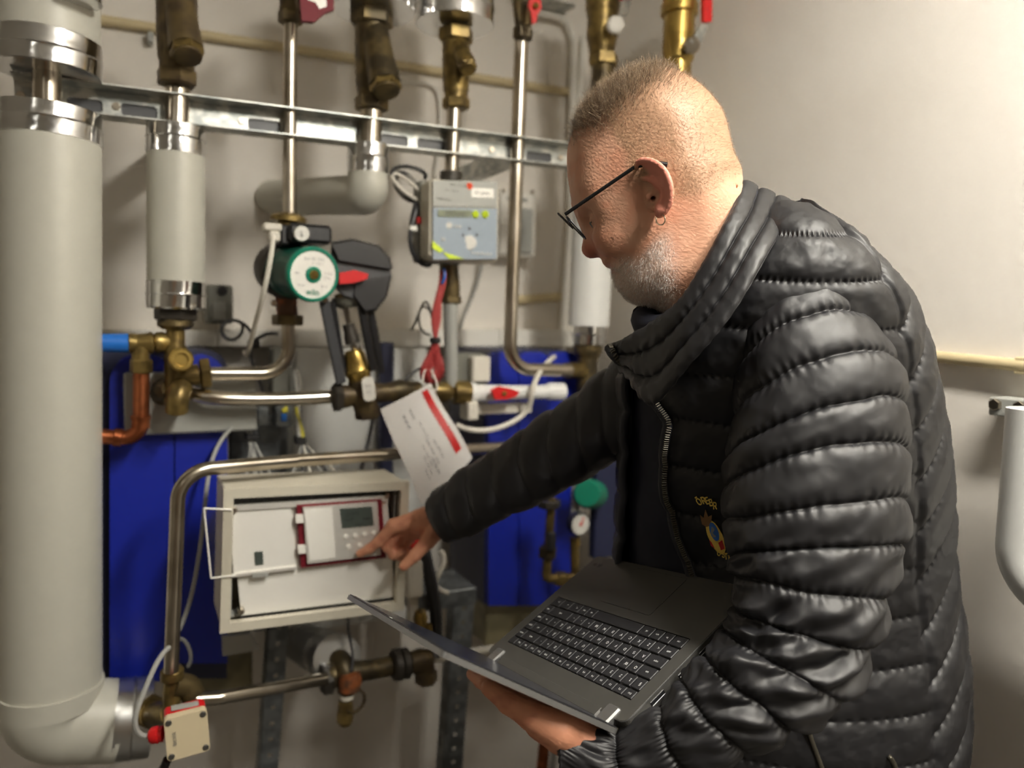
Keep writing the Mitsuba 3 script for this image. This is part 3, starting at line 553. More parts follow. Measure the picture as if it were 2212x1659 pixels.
add(k, 'strip', pbox(824, 740, 846, 1330, 1.70, .03, .003), 'm_navy', False)
add(k, 'bracket', pbox(824, 960, 842, 980, 1.73, .168, .002), 'm_zinc', False)
k = thing('wall_panel', 'light grey sheet metal panel between the two heat exchangers', 'panel')
add(k, 'sheet', pbox(636, 752, 822, 1340, 1.74, .02, .004), 'm_white_insul', False)
add(k, 'sheet', pbox(850, 752, 916, 1340, 1.74, .02, .004), 'm_white_insul', False)
add(k, 'edge_rail', pbox(618, 752, 636, 1340, 1.73, .168, .004), 'm_grey', False)
# ------------------------------------------------------------------ perforated struts
def strut(label, x0, y0, x1, y1, w, dd):
    k = thing('perforated_strut', label, 'strut')
    a, b = P(x0, y0, dd), P(x1, y1, dd); z = nrm(a-b); b = b - z*(b[2]/z[2]); L = np.linalg.norm(a-b)
    x = nrm(np.cross([0, 1.0, 0], z)); yv = np.cross(z, x); M = np.stack([x, z, -yv], 1); w = w*S(x0, y0, dd)
    pl = sbox(-w, 0, w, L)
    for q in np.arange(.03, L-.01, .0345): pl = pl.difference(Point(0, q).buffer(.0052, quad_segs=4))
    add(k, 'front_plate', extrude(pl, .0025, M, b), 'm_zinc_dark', False)
    for s, nm in ((-1, 'side_plate'), (1, 'side_plate')):
        add(k, nm, cbox([s*w-.0015, 0.0005, 0], [s*w+.0015, .04, L], .0004, np.stack([x, yv, z], 1), b), 'm_zinc_dark', False)
    add(k, 'foot_plate', cbox(b+[-.05, -.02, 0], b+[.05, .07, .006], .002), 'm_zinc', False)
strut('perforated steel strut under the control box, left of the two', 604, 1340, 578, 1690, 19, 1.56)
strut('perforated steel strut under the control box, right of the two', 1004, 1288, 975, 1690, 23, 1.58)
# ------------------------------------------------------------------ control box
k = thing('control_box', 'open control cabinet with white inner panels and a burgundy framed controller', 'control box')
q = [P(470, 1060, 1.30), P(868, 1045, 1.30), P(880, 1310, 1.30), P(495, 1362, 1.30)]
bx = nrm((q[1]-q[0])+(q[2]-q[3])); bz = nrm((q[0]-q[3])+(q[1]-q[2])); by = nrm(np.cross(bz, bx)); bz = nrm(np.cross(bx, by)); BM = np.stack([bx, by, bz], 1)
bo = sum(q)/4; bw = (np.linalg.norm(q[1]-q[0])+np.linalg.norm(q[2]-q[3]))/4; bh = (np.linalg.norm(q[0]-q[3])+np.linalg.norm(q[1]-q[2]))/4
BE = np.stack([bx, bz, -by], 1)
def bl(x, y):    # pixel -> box front-plane coordinates
    v = ray(x, y); t = ((bo-CAM)@by)/(v@by); p = CAM+v*t-bo; return p@bx, p@bz
def bpoly(pts, dep, h): return extrude(Polygon([bl(*p) for p in pts]), h, BE, bo+by*dep)
B = lambda lo, hi, c=.002: cbox(lo, hi, c, BM, bo)
e = .007
add(k, 'case', [B([-bw, .0, -bh], [-bw+e, .14, bh]), B([bw-e, 0, -bh], [bw, .14, bh]), B([-bw, 0, -bh], [bw, .14, -bh+e]), B([-bw, 0, bh-e], [bw, .14, bh]), B([-bw, .132, -bh], [bw, .14, bh])], 'm_beige_box', False)
rim = sbox(-bw-.003, -bh-.003, bw+.003, bh+.003).difference(sbox(-bw+.013, -bh+.013, bw-.013, bh-.013))
add(k, 'rim', extrude(rim, .014, BE, bo+by*.010), 'm_beige_box', False)
rim2 = sbox(-bw+.014, -bh+.014, bw-.014, bh-.014).difference(sbox(-bw+.017, -bh+.017, bw-.017, bh-.017))
add(k, 'inner_lip', extrude(rim2, .03, BE, bo+by*.05), 'm_grey', False)
add(k, 'mounting_sheet', bpoly([(500, 1095), (842, 1073), (860, 1296), (524, 1338)], .022, .004), 'm_silver_plate', False)
add(k, 'gap_shade', bpoly([(490, 1074), (852, 1052), (852, 1070), (492, 1092)], .024, .004), 'm_black', False)  # black strips paint the shade in the gaps above and below the sheet
add(k, 'gap_shade', bpoly([(522, 1341), (862, 1298), (866, 1312), (524, 1352)], .024, .004), 'm_black', False)
add(k, 'cable_duct', bpoly([(501, 1094), (840, 1072), (841, 1084), (502, 1106)], .018, .012), 'm_silver_panel', False)
add(k, 'relay_panel', bpoly([(497, 1108), (630, 1094), (642, 1226), (506, 1244)], .018, .008), 'm_silver_plate', False)
add(k, 'panel_frame', bpoly([(500, 1244), (642, 1226), (643, 1232), (502, 1250)], .017, .011), 'm_silver_panel', False)
add(k, 'window', bpoly([(551, 1195), (569, 1194), (571, 1222), (553, 1224)], .009, .001), 'm_lcd_dark', False)
add(k, 'latch', bpoly([(545, 1241), (580, 1238), (581, 1247), (546, 1250)], .009, .005), 'm_grey', False)
add(k, 'controller_base', bpoly([(642, 1092), (826, 1079), (836, 1206), (652, 1228)], .018, .014), 'm_burgundy', False)
add(k, 'controller_face', bpoly([(654, 1096), (814, 1084), (822, 1198), (664, 1217)], .005, .008), 'm_silver_panel', False)
add(k, 'controller_flap', bpoly([(656, 1100), (716, 1096), (724, 1203), (668, 1210)], -.003, .0015), 'm_white', False)
add(k, 'display', bpoly([(733, 1098), (802, 1093), (806, 1134), (738, 1140)], -.003, .0015), 'm_lcd_dark', False)
dgt = []
for s_, (x, y), h in [('21.5°C', (760, 1108), .0055), ('43.0', (752, 1120), .0055), ('Auto', (790, 1118), .005), ('7 12 17', (772, 1130), .004)]:
    u_, v_ = bl(x, y); dgt.append(text(s_, h, BE, bo+bx*u_+bz*v_-by*.0048, .0003))
add(k, 'display_segments', dgt, 'm_black', False)
for x, y in ((746, 1158), (766, 1156), (786, 1153), (806, 1150), (752, 1180), (776, 1177)): 
    u_, v_ = bl(x, y); add(k, 'button', lathe(bo+bx*u_+bz*v_-by*.002, bo+bx*u_+bz*v_-by*.0055, [(0, .0045), (.7, .0045), (1, .0035)], 16), 'm_white')
for x, y in ((647, 1120), (652, 1186)): add(k, 'hinge_clip', bpoly([(x-9, y-8), (x+7, y-9), (x+8, y+8), (x-8, y+9)], .004, .008), 'm_white', False)
for x, y in ((506, 1104), (522, 1324), (838, 1072), (864, 1284)):
    u_, v_ = bl(x, y); add(k, 'screw', lathe(bo+bx*u_+bz*v_+by*.02, bo+bx*u_+bz*v_+by*.002, [(0, .006), (.8, .006), (1, .004)], 12), 'm_steel')
fl = [bl(x, y) for x, y in [(440, 1096), (500, 1099), (508, 1240), (455, 1246)]]
add(k, 'clear_cover', extrude(Polygon(fl), .0015, BE, bo-by*.006), 'm_clear', False)
for (x0, y0), (x1, y1) in (((440, 1096), (455, 1246)), ((440, 1096), (500, 1099)), ((455, 1246), (508, 1240))):
    a, b = bl(x0, y0), bl(x1, y1); add(k, 'cover_edge', sweep([bo+bx*a[0]+bz*a[1]-by*.007, bo+bx*b[0]+bz*b[1]-by*.007], .0016, 8), 'm_white')
k = thing('box_bracket', 'grey sheet bracket under the left half of the control box', 'bracket')
add(k, 'plate', pxpoly([(478, 1372), (540, 1364), (560, 1398), (480, 1412)], 1.44, .012), 'm_grey', False)
for q in ((548, 1300, 575, 1362, 1.442, .118, .003), (890, 1290, 1030, 1304, 1.442, .138, .003), (576, 1200, 600, 1345, 1.442, .118, .003)): add(k, 'arm', pbox(*q), 'm_zinc_dark', False)

# ------------------------------------------------------------------ lower left: tee, sensor box
d = 1.34
k = thing('brass_tee', 'brass tee between the big pipe elbow and the looping steel pipe', 'pipe fitting')
add(k, 'body', vl([(372, 1440, 18), (371, 1448, 24), (371, 1466, 24), (370, 1470, 17), (370, 1545, 19)], d, 24), 'm_brass')
add(k, 'side_port', lathe(P(305, 1545, 1.46), P(372, 1540, d), [(0, .030), (.3, .030), (.35, .022), (1, .02)], 24), 'm_brass')
add(k, 'union', lathe(P(318, 1540, 1.44), P(332, 1538, 1.41), [(0, .028), (.1, .031), (.9, .031), (1, .027)], 6), 'm_brass', False)
add(k, 'front_elbow', sweep(fillet(pxp([(372, 1480, d), (405, 1480, d+.01), (420, 1505, d+.01)]), .02, 8), .02, 18), 'm_brass_dark')
k = thing('steel_pipe', 'low bent steel pipe below the control box running to the drain valve', 'pipe')
add(k, 'pipe', sweep(fillet(pxp([(396, 1462, d+.02), (408, 1513, d), (480, 1506, d), (705, 1466, 1.38)]), .035, 14), 14.5*S(480, 1506, d), 22), 'm_steel')
k = thing('sensor_box', 'cream sensor box with red back and four screws at the bottom left', 'sensor')
fr = 1.22
q = [P(353, 1548, fr), P(447, 1536, fr), P(454, 1622, fr), P(362, 1642, fr)]
sx = nrm((q[1]-q[0])+(q[2]-q[3])); sz = nrm((q[0]-q[3])+(q[1]-q[2])); sy = nrm(np.cross(sz, sx)); sx = nrm(np.cross(sy, sz)); so = sum(q)/4
sw = (np.linalg.norm(q[1]-q[0])+np.linalg.norm(q[2]-q[3]))/4; sh = (np.linalg.norm(q[0]-q[3])+np.linalg.norm(q[1]-q[2]))/4
SE = np.stack([sx, sz, -sy], 1)
add(k, 'lid', extrude(rrect(-sw, -sh, sw, sh, .007), .014, SE, so+sy*.012), 'm_cream', False)
add(k, 'back_shell', extrude(rrect(-sw*.98, -sh*.98, sw*.98, sh*.98, .007), .026, SE, so+sy*.038), 'm_red', False)
add(k, 'side_sticker', cbox(so-sx*0+np.array([-sw*.7, .018, sh*.985]), so+np.array([sw*.6, .034, sh*.985+.0015]), .0005), 'm_grey', False)
for a in (-1, 1):
    for b in (-1, 1):
        c = so+sx*sw*.80*a+sz*sh*.80*b; add(k, 'screw', lathe(c, c-sy*.004, [(0, .0048), (.8, .0048), (1, .0038)], 14), 'm_lug')
VT = np.stack([sz, -sx, -sy], 1)
add(k, 'label_print', [text('tecsis', .006, VT, so-sx*sw*.62-sz*sh*.02-sy*.0022, .0005)], 'm_ink', False)
add(k, 'cable_gland', lathe(P(352, 1585, 1.245), P(322, 1590, 1.25), [(0, .012), (.3, .012), (.35, .0135), (.8, .0125), (1, .009)], 16), 'm_red')
add(k, 'cable', wire([(326, 1589, 1.25), (302, 1585, 1.25), (292, 1555, 1.25), (305, 1510, 1.26), (330, 1450, 1.28), (352, 1412, 1.30), (366, 1398, 1.31)], 5.5), 'm_cable_grey')
add(k, 'stem', sweep(spl([P(362, 1640, 1.25), P(350, 1665, 1.26), P(330, 1690, 1.28)], 8), .007, 10), 'm_black')
add(k, 'neck', lathe(P(400, 1580, 1.262), P(372, 1538, 1.335), [(0, .012), (1, .012)], 16), 'm_brass_dark')
# ------------------------------------------------------------------ drain valve assembly
d = 1.40
k = thing('insulated_pipe', 'dark foil-wrapped pipe end above the drain valve, under the control box', 'pipe')
add(k, 'insulation_jacket', lathe(P(650, 1388, 1.80), P(722, 1420, 1.45), [(0, .045), (.7, .047), (1, .046)], 36), 'm_insul_dark')
add(k, 'end_band', lathe(P(704, 1412, 1.52), P(730, 1424, 1.42), [(0, .047), (.02, .0485), (.5, .0485), (.55, .05), (.6, .0485), (.98, .048), (1, .03)], 36), 'm_alu_soft')
k = thing('drain_valve', 'old brass drain valve with a capped spout hanging below the control box', 'valve')
add(k, 'body', [lathe(P(700, 1462, d), P(800, 1446, d), [(0, .02), (.1, .026), (.2, .026), (.25, .02), (.6, .024), (1, .018)], 24), sweep(spl([P(730, 1424, 1.43), P(742, 1440, 1.40), P(750, 1470, 1.39), P(752, 1490, 1.39)], 12), .021, 20)], 'm_brass_dark')
add(k, 'union_nut', hexn(P(694, 1468, d), P(716, 1464, d), .031, .3), 'm_black_iron', False)
add(k, 'rusty_seat', vl([(756, 1452, 22), (758, 1470, 26), (755, 1490, 22)], 1.38, 20), 'm_rust')
add(k, 'spout', vl([(752, 1484, 15), (750, 1500, 13), (748, 1506, 12), (747, 1512, 14)], 1.38, 20), 'm_brass_dark')
add(k, 'white_ring', vl([(749, 1500, 15), (749, 1508, 15)], 1.38, 20), 'm_cable_white')
add(k, 'cap', vl([(747, 1512, 15), (746, 1540, 18), (745, 1556, 18), (745, 1566, 12)], 1.38, 8), 'm_brass', False)
add(k, 'chain_loop', wire([(776, 1490, 1.38), (786, 1500, 1.375), (784, 1522, 1.375), (766, 1538, 1.37), (752, 1535, 1.362)], 3.5), 'm_bronze')
k = thing('steel_pipe', 'dull brass pipe with a black union right of the drain valve', 'pipe')
add(k, 'pipe', lathe(P(795, 1448, d), P(900, 1428, d+.01), [(0, .019), (.35, .0195), (.36, .0195), (1, .02)], 24), 'm_brass_dark')
add(k, 'union', lathe(P(846, 1438, d), P(884, 1431, d), [(0, .026), (.12, .031), (.45, .032), (.5, .027), (.6, .031), (.9, .031), (1, .025)], 24), 'm_black_iron')
add(k, 'elbow', [lathe(P(886, 1432, d), P(930, 1424, d), [(0, .022), (.5, .026), (1, .02)], 22), vl([(914, 1420, 22), (918, 1450, 23), (920, 1470, 20)], d, 22)], 'm_bronze')
add(k, 'bottom_nut', vhex(920, 1450, 921, 1474, d, 25, .2), 'm_bronze', False)
k = thing('water_pipe', 'pale plastic pipe from the brass elbow to the laptop', 'pipe')
add(k, 'pipe', pipe([(935, 1424, 1.41), (1000, 1412, 1.46), (1130, 1390, 1.56)], 9), 'm_cable_white')
# things behind the pointing hand
k = thing('flexible_hose', 'black flexible hose right of the control box under the pointing hand', 'hose')
add(k, 'hose', wire([(905, 1130, 1.45), (918, 1200, 1.43), (938, 1300, 1.43), (940, 1395, 1.43), (936, 1425, 1.415)], 14, 30, 14), 'm_black')
k = thing('ball_valve', 'valve with red handle half hidden behind the pointing thumb', 'valve')
add(k, 'body', vl([(890, 1150, 14), (892, 1210, 16), (896, 1290, 14)], 1.46, 18), 'm_brass_dark')
add(k, 'handle', pxpoly([(882, 1172), (908, 1164), (914, 1190), (890, 1200)], 1.41, .012), 'm_red', False)
add(k, 'outlet_valve', vl([(908, 1320, 12), (908, 1336, 16), (909, 1352, 12), (910, 1376, 15)], 1.40, 18), 'm_brass_bright')
add(k, 'outlet_stem', vl([(925, 1348, 7), (928, 1376, 7), (929, 1380, 10), (930, 1388, 10)], 1.40, 14), 'm_brass_bright')
k = thing('plastic_bracket', 'pale plastic pipe clamp right of the control box', 'bracket')
add(k, 'upper_clamp', [pbox(880, 1215, 915, 1290, 1.42, .03, .004), pbox(884, 1280, 905, 1345, 1.44, .02, .003)], 'm_cable_white', False)
add(k, 'cable_loop', wire([(950, 1190, 1.45), (955, 1225, 1.44), (940, 1260, 1.44), (975, 1285, 1.45), (985, 1300, 1.46)], 6), 'm_cable_white')
# ------------------------------------------------------------------ brass loop and gauge behind the sleeve
k = thing('brass_loop', 'u-shaped brass pipe loop in front of the right heat exchanger', 'pipe fitting')
add(k, 'loop', sweep(fillet(pxp([(1192, 1075, 1.45), (1180, 1250, 1.45), (1243, 1246, 1.45), (1240, 1160, 1.45)]), .012, 6), .0105, 18), 'm_brass')
add(k, 'nut', vhex(1184, 1180, 1182, 1205, 1.45, 20, .2), 'm_brass_dark', False)
add(k, 'nut', vhex(1212, 1238, 1212, 1262, 1.45, 16, .2), 'm_brass', False)
add(k, 'lever', pbox(1186, 1152, 1202, 1190, 1.42, .012, .003), 'm_black', False)
add(k, 'top_nut', vhex(1186, 1080, 1186, 1096, 1.45, 26, .2), 'm_black_iron', False)
k = thing('pressure_gauge', 'round white pressure gauge behind the man\'s belly', 'gauge')
c = P(1254, 1133, 1.42)
add(k, 'case', lathe(c+[0, .022, 0], c, [(0, .022), (.1, .027), (.9, .0275), (1, .0265)], 32), 'm_black')
add(k, 'face', lathe(c+[0, .001, 0], c+[0, -.001, 0], [(0, .0235), (1, .0235)], 32), 'm_white')
add(k, 'needle', [pxpoly([(1252, 1136), (1256, 1136), (1262, 1118), (1260, 1117)], 1.419, .0008), lathe(c+[0, -.001, 0], c+[0, -.003, 0], [(0, .004), (1, .003)], 12)], 'm_red', False)
tick = []
for a in np.linspace(-220, 40, 11):
    t = np.radians(a); dd_ = np.array([np.cos(t), 0, -np.sin(t)]); p = c+dd_*.0195+[0, -.0012, 0]; w = np.cross(dd_, [0, 1.0, 0])
    tick.append(cbox([-.003, -.0003, -.0006], [.003, .0003, .0006], .0001, np.stack([dd_, [0, 1.0, 0], w], 1), p))
add(k, 'scale', tick, 'm_ink', False)
add(k, 'stem', vl([(1243, 1160, 9), (1243, 1178, 11)], 1.45, 16), 'm_brass_bright')
k = thing('circulation_pump', 'green pump mostly hidden behind the man\'s chest', 'pump')
add(k, 'motor', lathe(P(1284, 1068, 1.56), P(1268, 1066, 1.46), [(0, .03), (.1, .036), (.9, .036), (1, .030)], 28), 'm_green')
add(k, 'pipe', pipe([(1244, 1040, 1.5), (1242, 1110, 1.5)], 10), 'm_grey')
add(k, 'panel', pbox(1290, 1000, 1345, 1200, 1.58, .03, .004), 'm_navy', False)
k = thing('copper_pipe', 'copper pipe rising from the floor below the laptop', 'pipe')
add(k, 'pipe', vl([(1186, 1500, 12), (1166, 1700, 13), (1130, 2100, 14)], 1.60, 20), 'm_copper')
k = thing('steel_pipe', 'thin grey pipe beside the copper pipe below the laptop', 'pipe')
add(k, 'pipe', vl([(1206, 1520, 7), (1190, 1700, 7), (1160, 2050, 8)], 1.64, 16), 'm_cable_grey')
# ------------------------------------------------------------------ wires and boxes between the heat exchangers
k = thing('junction_box', 'small dark grey box behind the slim insulated pipe above the trunking', 'box')
add(k, 'case', pbox(446, 614, 504, 700, 1.80, .09, .005), 'm_grey_dark', False)
add(k, 'knob', lathe(P(480, 628, 1.805), P(480, 628, 1.792), [(0, .012), (1, .010)], 18), 'm_black')
add(k, 'cover', pbox(460, 652, 488, 694, 1.794, .008, .003), 'm_grey', False)
k = thing('cable', 'dark cable coil hanging in front of the trunking left of the pump outlet', 'cable')
add(k, 'loop', [wire([(545, 745, 1.62), (526, 700, 1.62), (492, 694, 1.62), (478, 715, 1.62), (500, 734, 1.62), (524, 712, 1.62), (520, 696, 1.62)], 3.6), wire([(600, 722, 1.6), (570, 724, 1.61), (545, 745, 1.62), (552, 800, 1.62), (540, 900, 1.6)], 4)], 'm_darkgrey')
add(k, 'tie', pbox(538, 734, 562, 752, 1.60, .03, .003), 'm_black', False)
k = thing('relay_box', 'dark grey connector boxes behind the straight steel pipe', 'box')
add(k, 'case', [pbox(556, 880, 582, 920, 1.57, .05, .003), pbox(595, 876, 632, 922, 1.57, .05, .003)], 'm_zinc_dark', False)
add(k, 'upper_case', pbox(588, 752, 628, 850, 1.62, .05, .003), 'm_grey_dark', False)
add(k, 'backing', pbox(495, 900, 620, 1060, 1.66, .02, .003), 'm_zinc_dark', False)
add(k, 'earth_mark', [pxpoly([(608, 884), (620, 876), (622, 888), (612, 892)], 1.568, .002)], 'm_yellow', False)
add(k, 'blue_mark', [pbox(608, 894, 620, 910, 1.566, .004, .001)], 'm_blue_plastic', False)
wi = np.random.default_rng(11)
k = thing('cable_bundle', 'cables fanning down behind the looping pipe on the left', 'cable')
for i in range(8):
    x = 512+i*11; add(k, 'strand', wire([(540+wi.normal()*6, 850, 1.58), (545+wi.normal()*4, 946, 1.56), ((x+545)/2+wi.normal()*5, 1000, 1.54), (x+wi.normal()*6, 1052, 1.46)], 3.2), 'm_cable_grey' if i % 3 else 'm_darkgrey')
add(k, 'tie', pbox(532, 940, 562, 950, 1.545, .03, .002), 'm_black', False)
k = thing('cable_bundle', 'cables with a yellow-green wire fanning down in the middle behind the looping pipe', 'cable')
for i in range(6):
    x = 636+i*19; add(k, 'strand', wire([(638+wi.normal()*3, 800, 1.60), (645+wi.normal()*3, 880, 1.58), (651+wi.normal()*2, 950, 1.56), ((x+651)/2, 990, 1.53), (x+wi.normal()*6, 1050, 1.45)], 3.2), ('m_cable_grey', 'm_darkgrey', 'm_cable_white')[i % 3])
add(k, 'yellow_wire', wire([(640, 880, 1.575), (644, 900, 1.575), (650, 920, 1.57), (654, 948, 1.555)], 3.4), 'm_yellow')
add(k, 'tie', pbox(640, 946, 662, 960, 1.545, .03, .002), 'm_black', False)
k = thing('cable', 'single dark cable dropping to the right end of the control box', 'cable')
add(k, 'sheath', wire([(806, 900, 1.60), (796, 950, 1.58), (784, 1000, 1.55), (776, 1050, 1.46)], 4), 'm_darkgrey')
k = thing('cable', 'pale cable curving down the left blue heat exchanger behind the looping pipe', 'cable')
add(k, 'sheath', wire([(500, 925, 1.53), (470, 965, 1.52), (452, 1020, 1.50), (442, 1100, 1.48), (425, 1230, 1.46), (400, 1330, 1.44), (382, 1370, 1.42)], 4.5), 'm_cable_grey')
add(k, 'loop', wire([(384, 1384, 1.40), (400, 1386, 1.42), (410, 1405, 1.42), (406, 1440, 1.42)], 4), 'm_cable_grey')
k = thing('cable', 'thin cable hanging from under the control box to the drain valve', 'cable')
add(k, 'sheath', wire([(752, 1336, 1.40), (756, 1380, 1.40), (762, 1420, 1.385), (758, 1450, 1.375)], 3), 'm_darkgrey')
# ------------------------------------------------------------------ right wall: bracket and pipe end
k = thing('wall_bracket', 'small galvanised bracket on the right wall above the white pipe', 'bracket')
a, b = PX(2150, 848, 1.17), PX(2290, 912, 1.17)
add(k, 'channel', cbox([1.155, min(a[1], b[1]), b[2]], [XR-.0005, max(a[1], b[1]), a[2]-.006], .002), 'm_grey', False)
for t in (.12, .5): y_ = a[1]+(b[1]-a[1])*t; add(k, 'bolt', hexn([1.156, y_, (a[2]+b[2])/2], [1.148, y_, (a[2]+b[2])/2], .009), 'm_steel', False)
k = thing('insulated_pipe', 'white insulated pipe bending at the right edge of the picture', 'pipe')
X0 = 1.105; r_ = .040
tp = PX(2246, 900, X0); bt = PX(2240, 1272, X0)
add(k, 'insulation_jacket', sweep(fillet([[X0, tp[1], tp[2]+.01], [X0, tp[1], bt[2]], [X0, tp[1]-1.8, bt[2]-.06]], .06, 18), r_, 36), 'm_white_insul')

# ================================================================== the man
import shapely
def surfnet(phi, org, h):
    phi = np.where(phi == 0, 1e-9, phi)
    """naive surface nets: inside where phi < 0"""
    s = phi < 0; nx, ny, nz = phi.shape; idx = -np.ones((nx-1, ny-1, nz-1), np.int64)
    cnt = np.zeros((nx-1, ny-1, nz-1), np.int8)
    for a, b, c in np.ndindex(2, 2, 2): cnt += s[a:nx-1+a, b:ny-1+b, c:nz-1+c]
    I = np.argwhere((cnt > 0) & (cnt < 8)); idx[tuple(I.T)] = np.arange(len(I))
    acc = np.zeros((len(I), 3)); n = np.zeros(len(I)); cs = list(np.ndindex(2, 2, 2))
    for i in cs:
        for k in range(3):
            if i[k]: continue
            j = list(i); j[k] = 1
            pa, pb = phi[tuple((I+i).T)], phi[tuple((I+j).T)]; m = (pa < 0) != (pb < 0)
            t = pa[m]/(pa[m]-pb[m]+1e-20); q = np.tile(np.array(i, float), (m.sum(), 1)); q[:, k] += t
            acc[m] += q; n[m] += 1
    v = (I + acc/n[:, None])*h + org; fs = []
    for k in range(3):
        a, b = [x for x in range(3) if x != k]
        sl0 = [slice(None)]*3; sl1 = [slice(None)]*3; sl0[k] = slice(0, -1); sl1[k] = slice(1, None)
        E = np.argwhere(s[tuple(sl0)] != s[tuple(sl1)]); E = E[(E[:, a] > 0) & (E[:, b] > 0) & (E[:, a] < phi.shape[a]-1) & (E[:, b] < phi.shape[b]-1)]
        fl = s[tuple(E.T)]; q = []
        for da, db in ((1, 1), (0, 1), (0, 0), (1, 0)):
            c = E.copy(); c[:, a] -= da; c[:, b] -= db; q.append(idx[tuple(c.T)])
        q = np.stack(q, 1)
        if k == 1: fl = ~fl
        q[~fl] = q[~fl][:, ::-1]; fs += [q[:, [0, 1, 2]], q[:, [0, 2, 3]]]
    return v, np.concatenate(fs)
def taubin(m, it, lam=.5, mu=-.52):
    from scipy.sparse import coo_matrix
    e = m.edges_unique; n = len(m.vertices); A = coo_matrix((np.ones(2*len(e)), (np.r_[e[:, 0], e[:, 1]], np.r_[e[:, 1], e[:, 0]])), (n, n)).tocsr()
    dg = np.maximum(np.asarray(A.sum(1)), 1); v = np.array(m.vertices)
    for i in range(it):
        for w in (lam, mu): v = v + w*(A@v/dg - v)
    m.vertices = v
def smin(a, b, k):
    if k <= 0: return np.minimum(a, b)
    h = np.clip(.5+.5*(b-a)/k, 0, 1); return b+(a-b)*h - k*h*(1-h)
def sdc(G, a, b, ra, rb):
    ab = b-a; t = np.clip(((G-a)@ab)/(ab@ab+1e-12), 0, 1); d = G - a - t[..., None]*ab
    return np.sqrt((d*d).sum(-1)) - (ra+(rb-ra)*t)
def chain_mesh(chains, h, kj=.004, kc=.006, pad=.012, it=4):
    """chains of (point, radius): smooth along each chain, joined to the others with radius kc"""
    allp = np.array([p for c in chains for p, r in c]); rm = max(r for c in chains for p, r in c)
    lo, hi = allp.min(0)-rm-pad, allp.max(0)+rm+pad; n = np.ceil((hi-lo)/h).astype(int)+1
    G = np.stack(np.meshgrid(*[lo[i]+np.arange(n[i])*h for i in range(3)], indexing='ij'), -1).astype(np.float32)
    tot = None
    for c in chains:
        d = None
        for (p, r), (q, s) in zip(c[:-1], c[1:]):
            e = sdc(G, np.asarray(p, np.float32), np.asarray(q, np.float32), r, s); d = e if d is None else smin(d, e, kj)
        tot = d if tot is None else smin(tot, d, kc)
    v, f = surfnet(tot, lo, h); m = tm(v, f); taubin(m, it); return m

man = thing('person', 'man in a black quilted jacket and glasses pointing at the control box', 'person')
# ------------------------------------------------------------------ head: sagittal outline with a half-width field
ha = np.radians(16.0)
e1 = nrm(RT*np.cos(ha)-fw*np.sin(ha)); e2 = UP.copy(); e3 = nrm(np.cross(e1, e2)); Hc = Q(1420, 400, .915)
if e3@fw > 0: e3 = -e3
HR = np.stack([e1, e2, e3], 1)
def hl(x, y, w=0.0):      # pixel -> head coordinates on the plane w metres from the sagittal plane
    v = ray(x, y); t = ((Hc+e3*w-CAM)@e3)/(v@e3); p = CAM+v*t-Hc; return np.array([p@e1, p@e2, w])
hw = lambda q: Hc + np.asarray(q)@HR.T
prof = [(1439,150),(1403,154),(1367,164),(1326,185),(1298,207),(1270,236),(1250,268),(1238,295),(1229,324),(1227,355),(1229,388),(1233,415),(1237,437),(1246,462),(1257,488),(1272,515),(1286,540),(1297,556),(1301,565),(1309,577),(1321,583),(1322,590),(1327,601),(1331,615),(1341,627),(1352,642),(1367,651),(1389,658),(1418,663),(1440,676),(1470,740),(1540,750),(1606,680),(1634,590),(1632,500),(1616,430),(1606,392),(1603,372),(1598,354),(1589,340),(1583,322),(1575,290),(1566,254),(1547,221),(1512,186),(1476,162)]
def closed(pts, n):
    p = np.array(pts+[pts[0]], float); d = np.r_[0, np.cumsum(np.linalg.norm(np.diff(p, axis=0), axis=1))]
    return CubicSpline(d, p, bc_type='periodic')(np.linspace(0, d[-1], n, endpoint=False))
pp = np.array([hl(*q)[:2] for q in closed(prof, 700)])
nose = [(1236,440),(1243,462),(1253,488),(1260,512),(1258,528),(1257,541),(1261,550),(1271,557),(1284,557),(1296,552),(1304,540),(1302,520),(1290,490),(1268,455)]
pn = np.array([hl(*q)[:2] for q in closed(nose, 300)])
hs = .0017; lo = np.array([-.135, -.235, -.115]); n3 = np.array([165, 232, 137])
gu = lo[0]+np.arange(n3[0])*hs; gv = lo[1]+np.arange(n3[1])*hs; gw = lo[2]+np.arange(n3[2])*hs
UU, VV = np.meshgrid(gu, gv, indexing='ij'); uv2 = np.stack([UU.ravel(), VV.ravel()], 1)
def sdist(poly):
    d, _ = cKDTree(poly).query(uv2); ins = shapely.contains_xy(Polygon(poly), uv2[:, 0], uv2[:, 1])
    return np.where(ins, d, -d).reshape(UU.shape)
def field(pts):          # (px, py, value) scattered -> smooth field on the grid
    from scipy.interpolate import RBFInterpolator
    a = np.array([[*hl(x, y)[:2], v] for x, y, v in pts]); cu_, cv_ = gu[::6], gv[::6]; g = RBFInterpolator(a[:, :2]*10, a[:, 2], kernel='linear')(np.stack(np.meshgrid(cu_, cv_, indexing='ij'), -1).reshape(-1, 2)*10).reshape(len(cu_), len(cv_))
    return ndimage.map_coordinates(g, [(UU-gu[0])/(6*hs), (VV-gv[0])/(6*hs)], order=1, mode='nearest')
Wf = field([(1430,250,76),(1500,300,77),(1350,280,70),(1290,310,60),(1250,370,54),(1258,420,55),(1300,430,62),(1400,380,75),(1470,400,76),(1540,330,70),(1560,400,64),(1290,500,58),(1345,530,61),(1420,520,66),(1440,600,62),(1390,620,52),(1350,610,36),(1325,580,32),(1310,560,36),(1500,520,60),(1560,480,58),(1600,500,56),(1640,640,58),(1500,700,54),(1430,160,60),(1500,640,55)])*1e-3
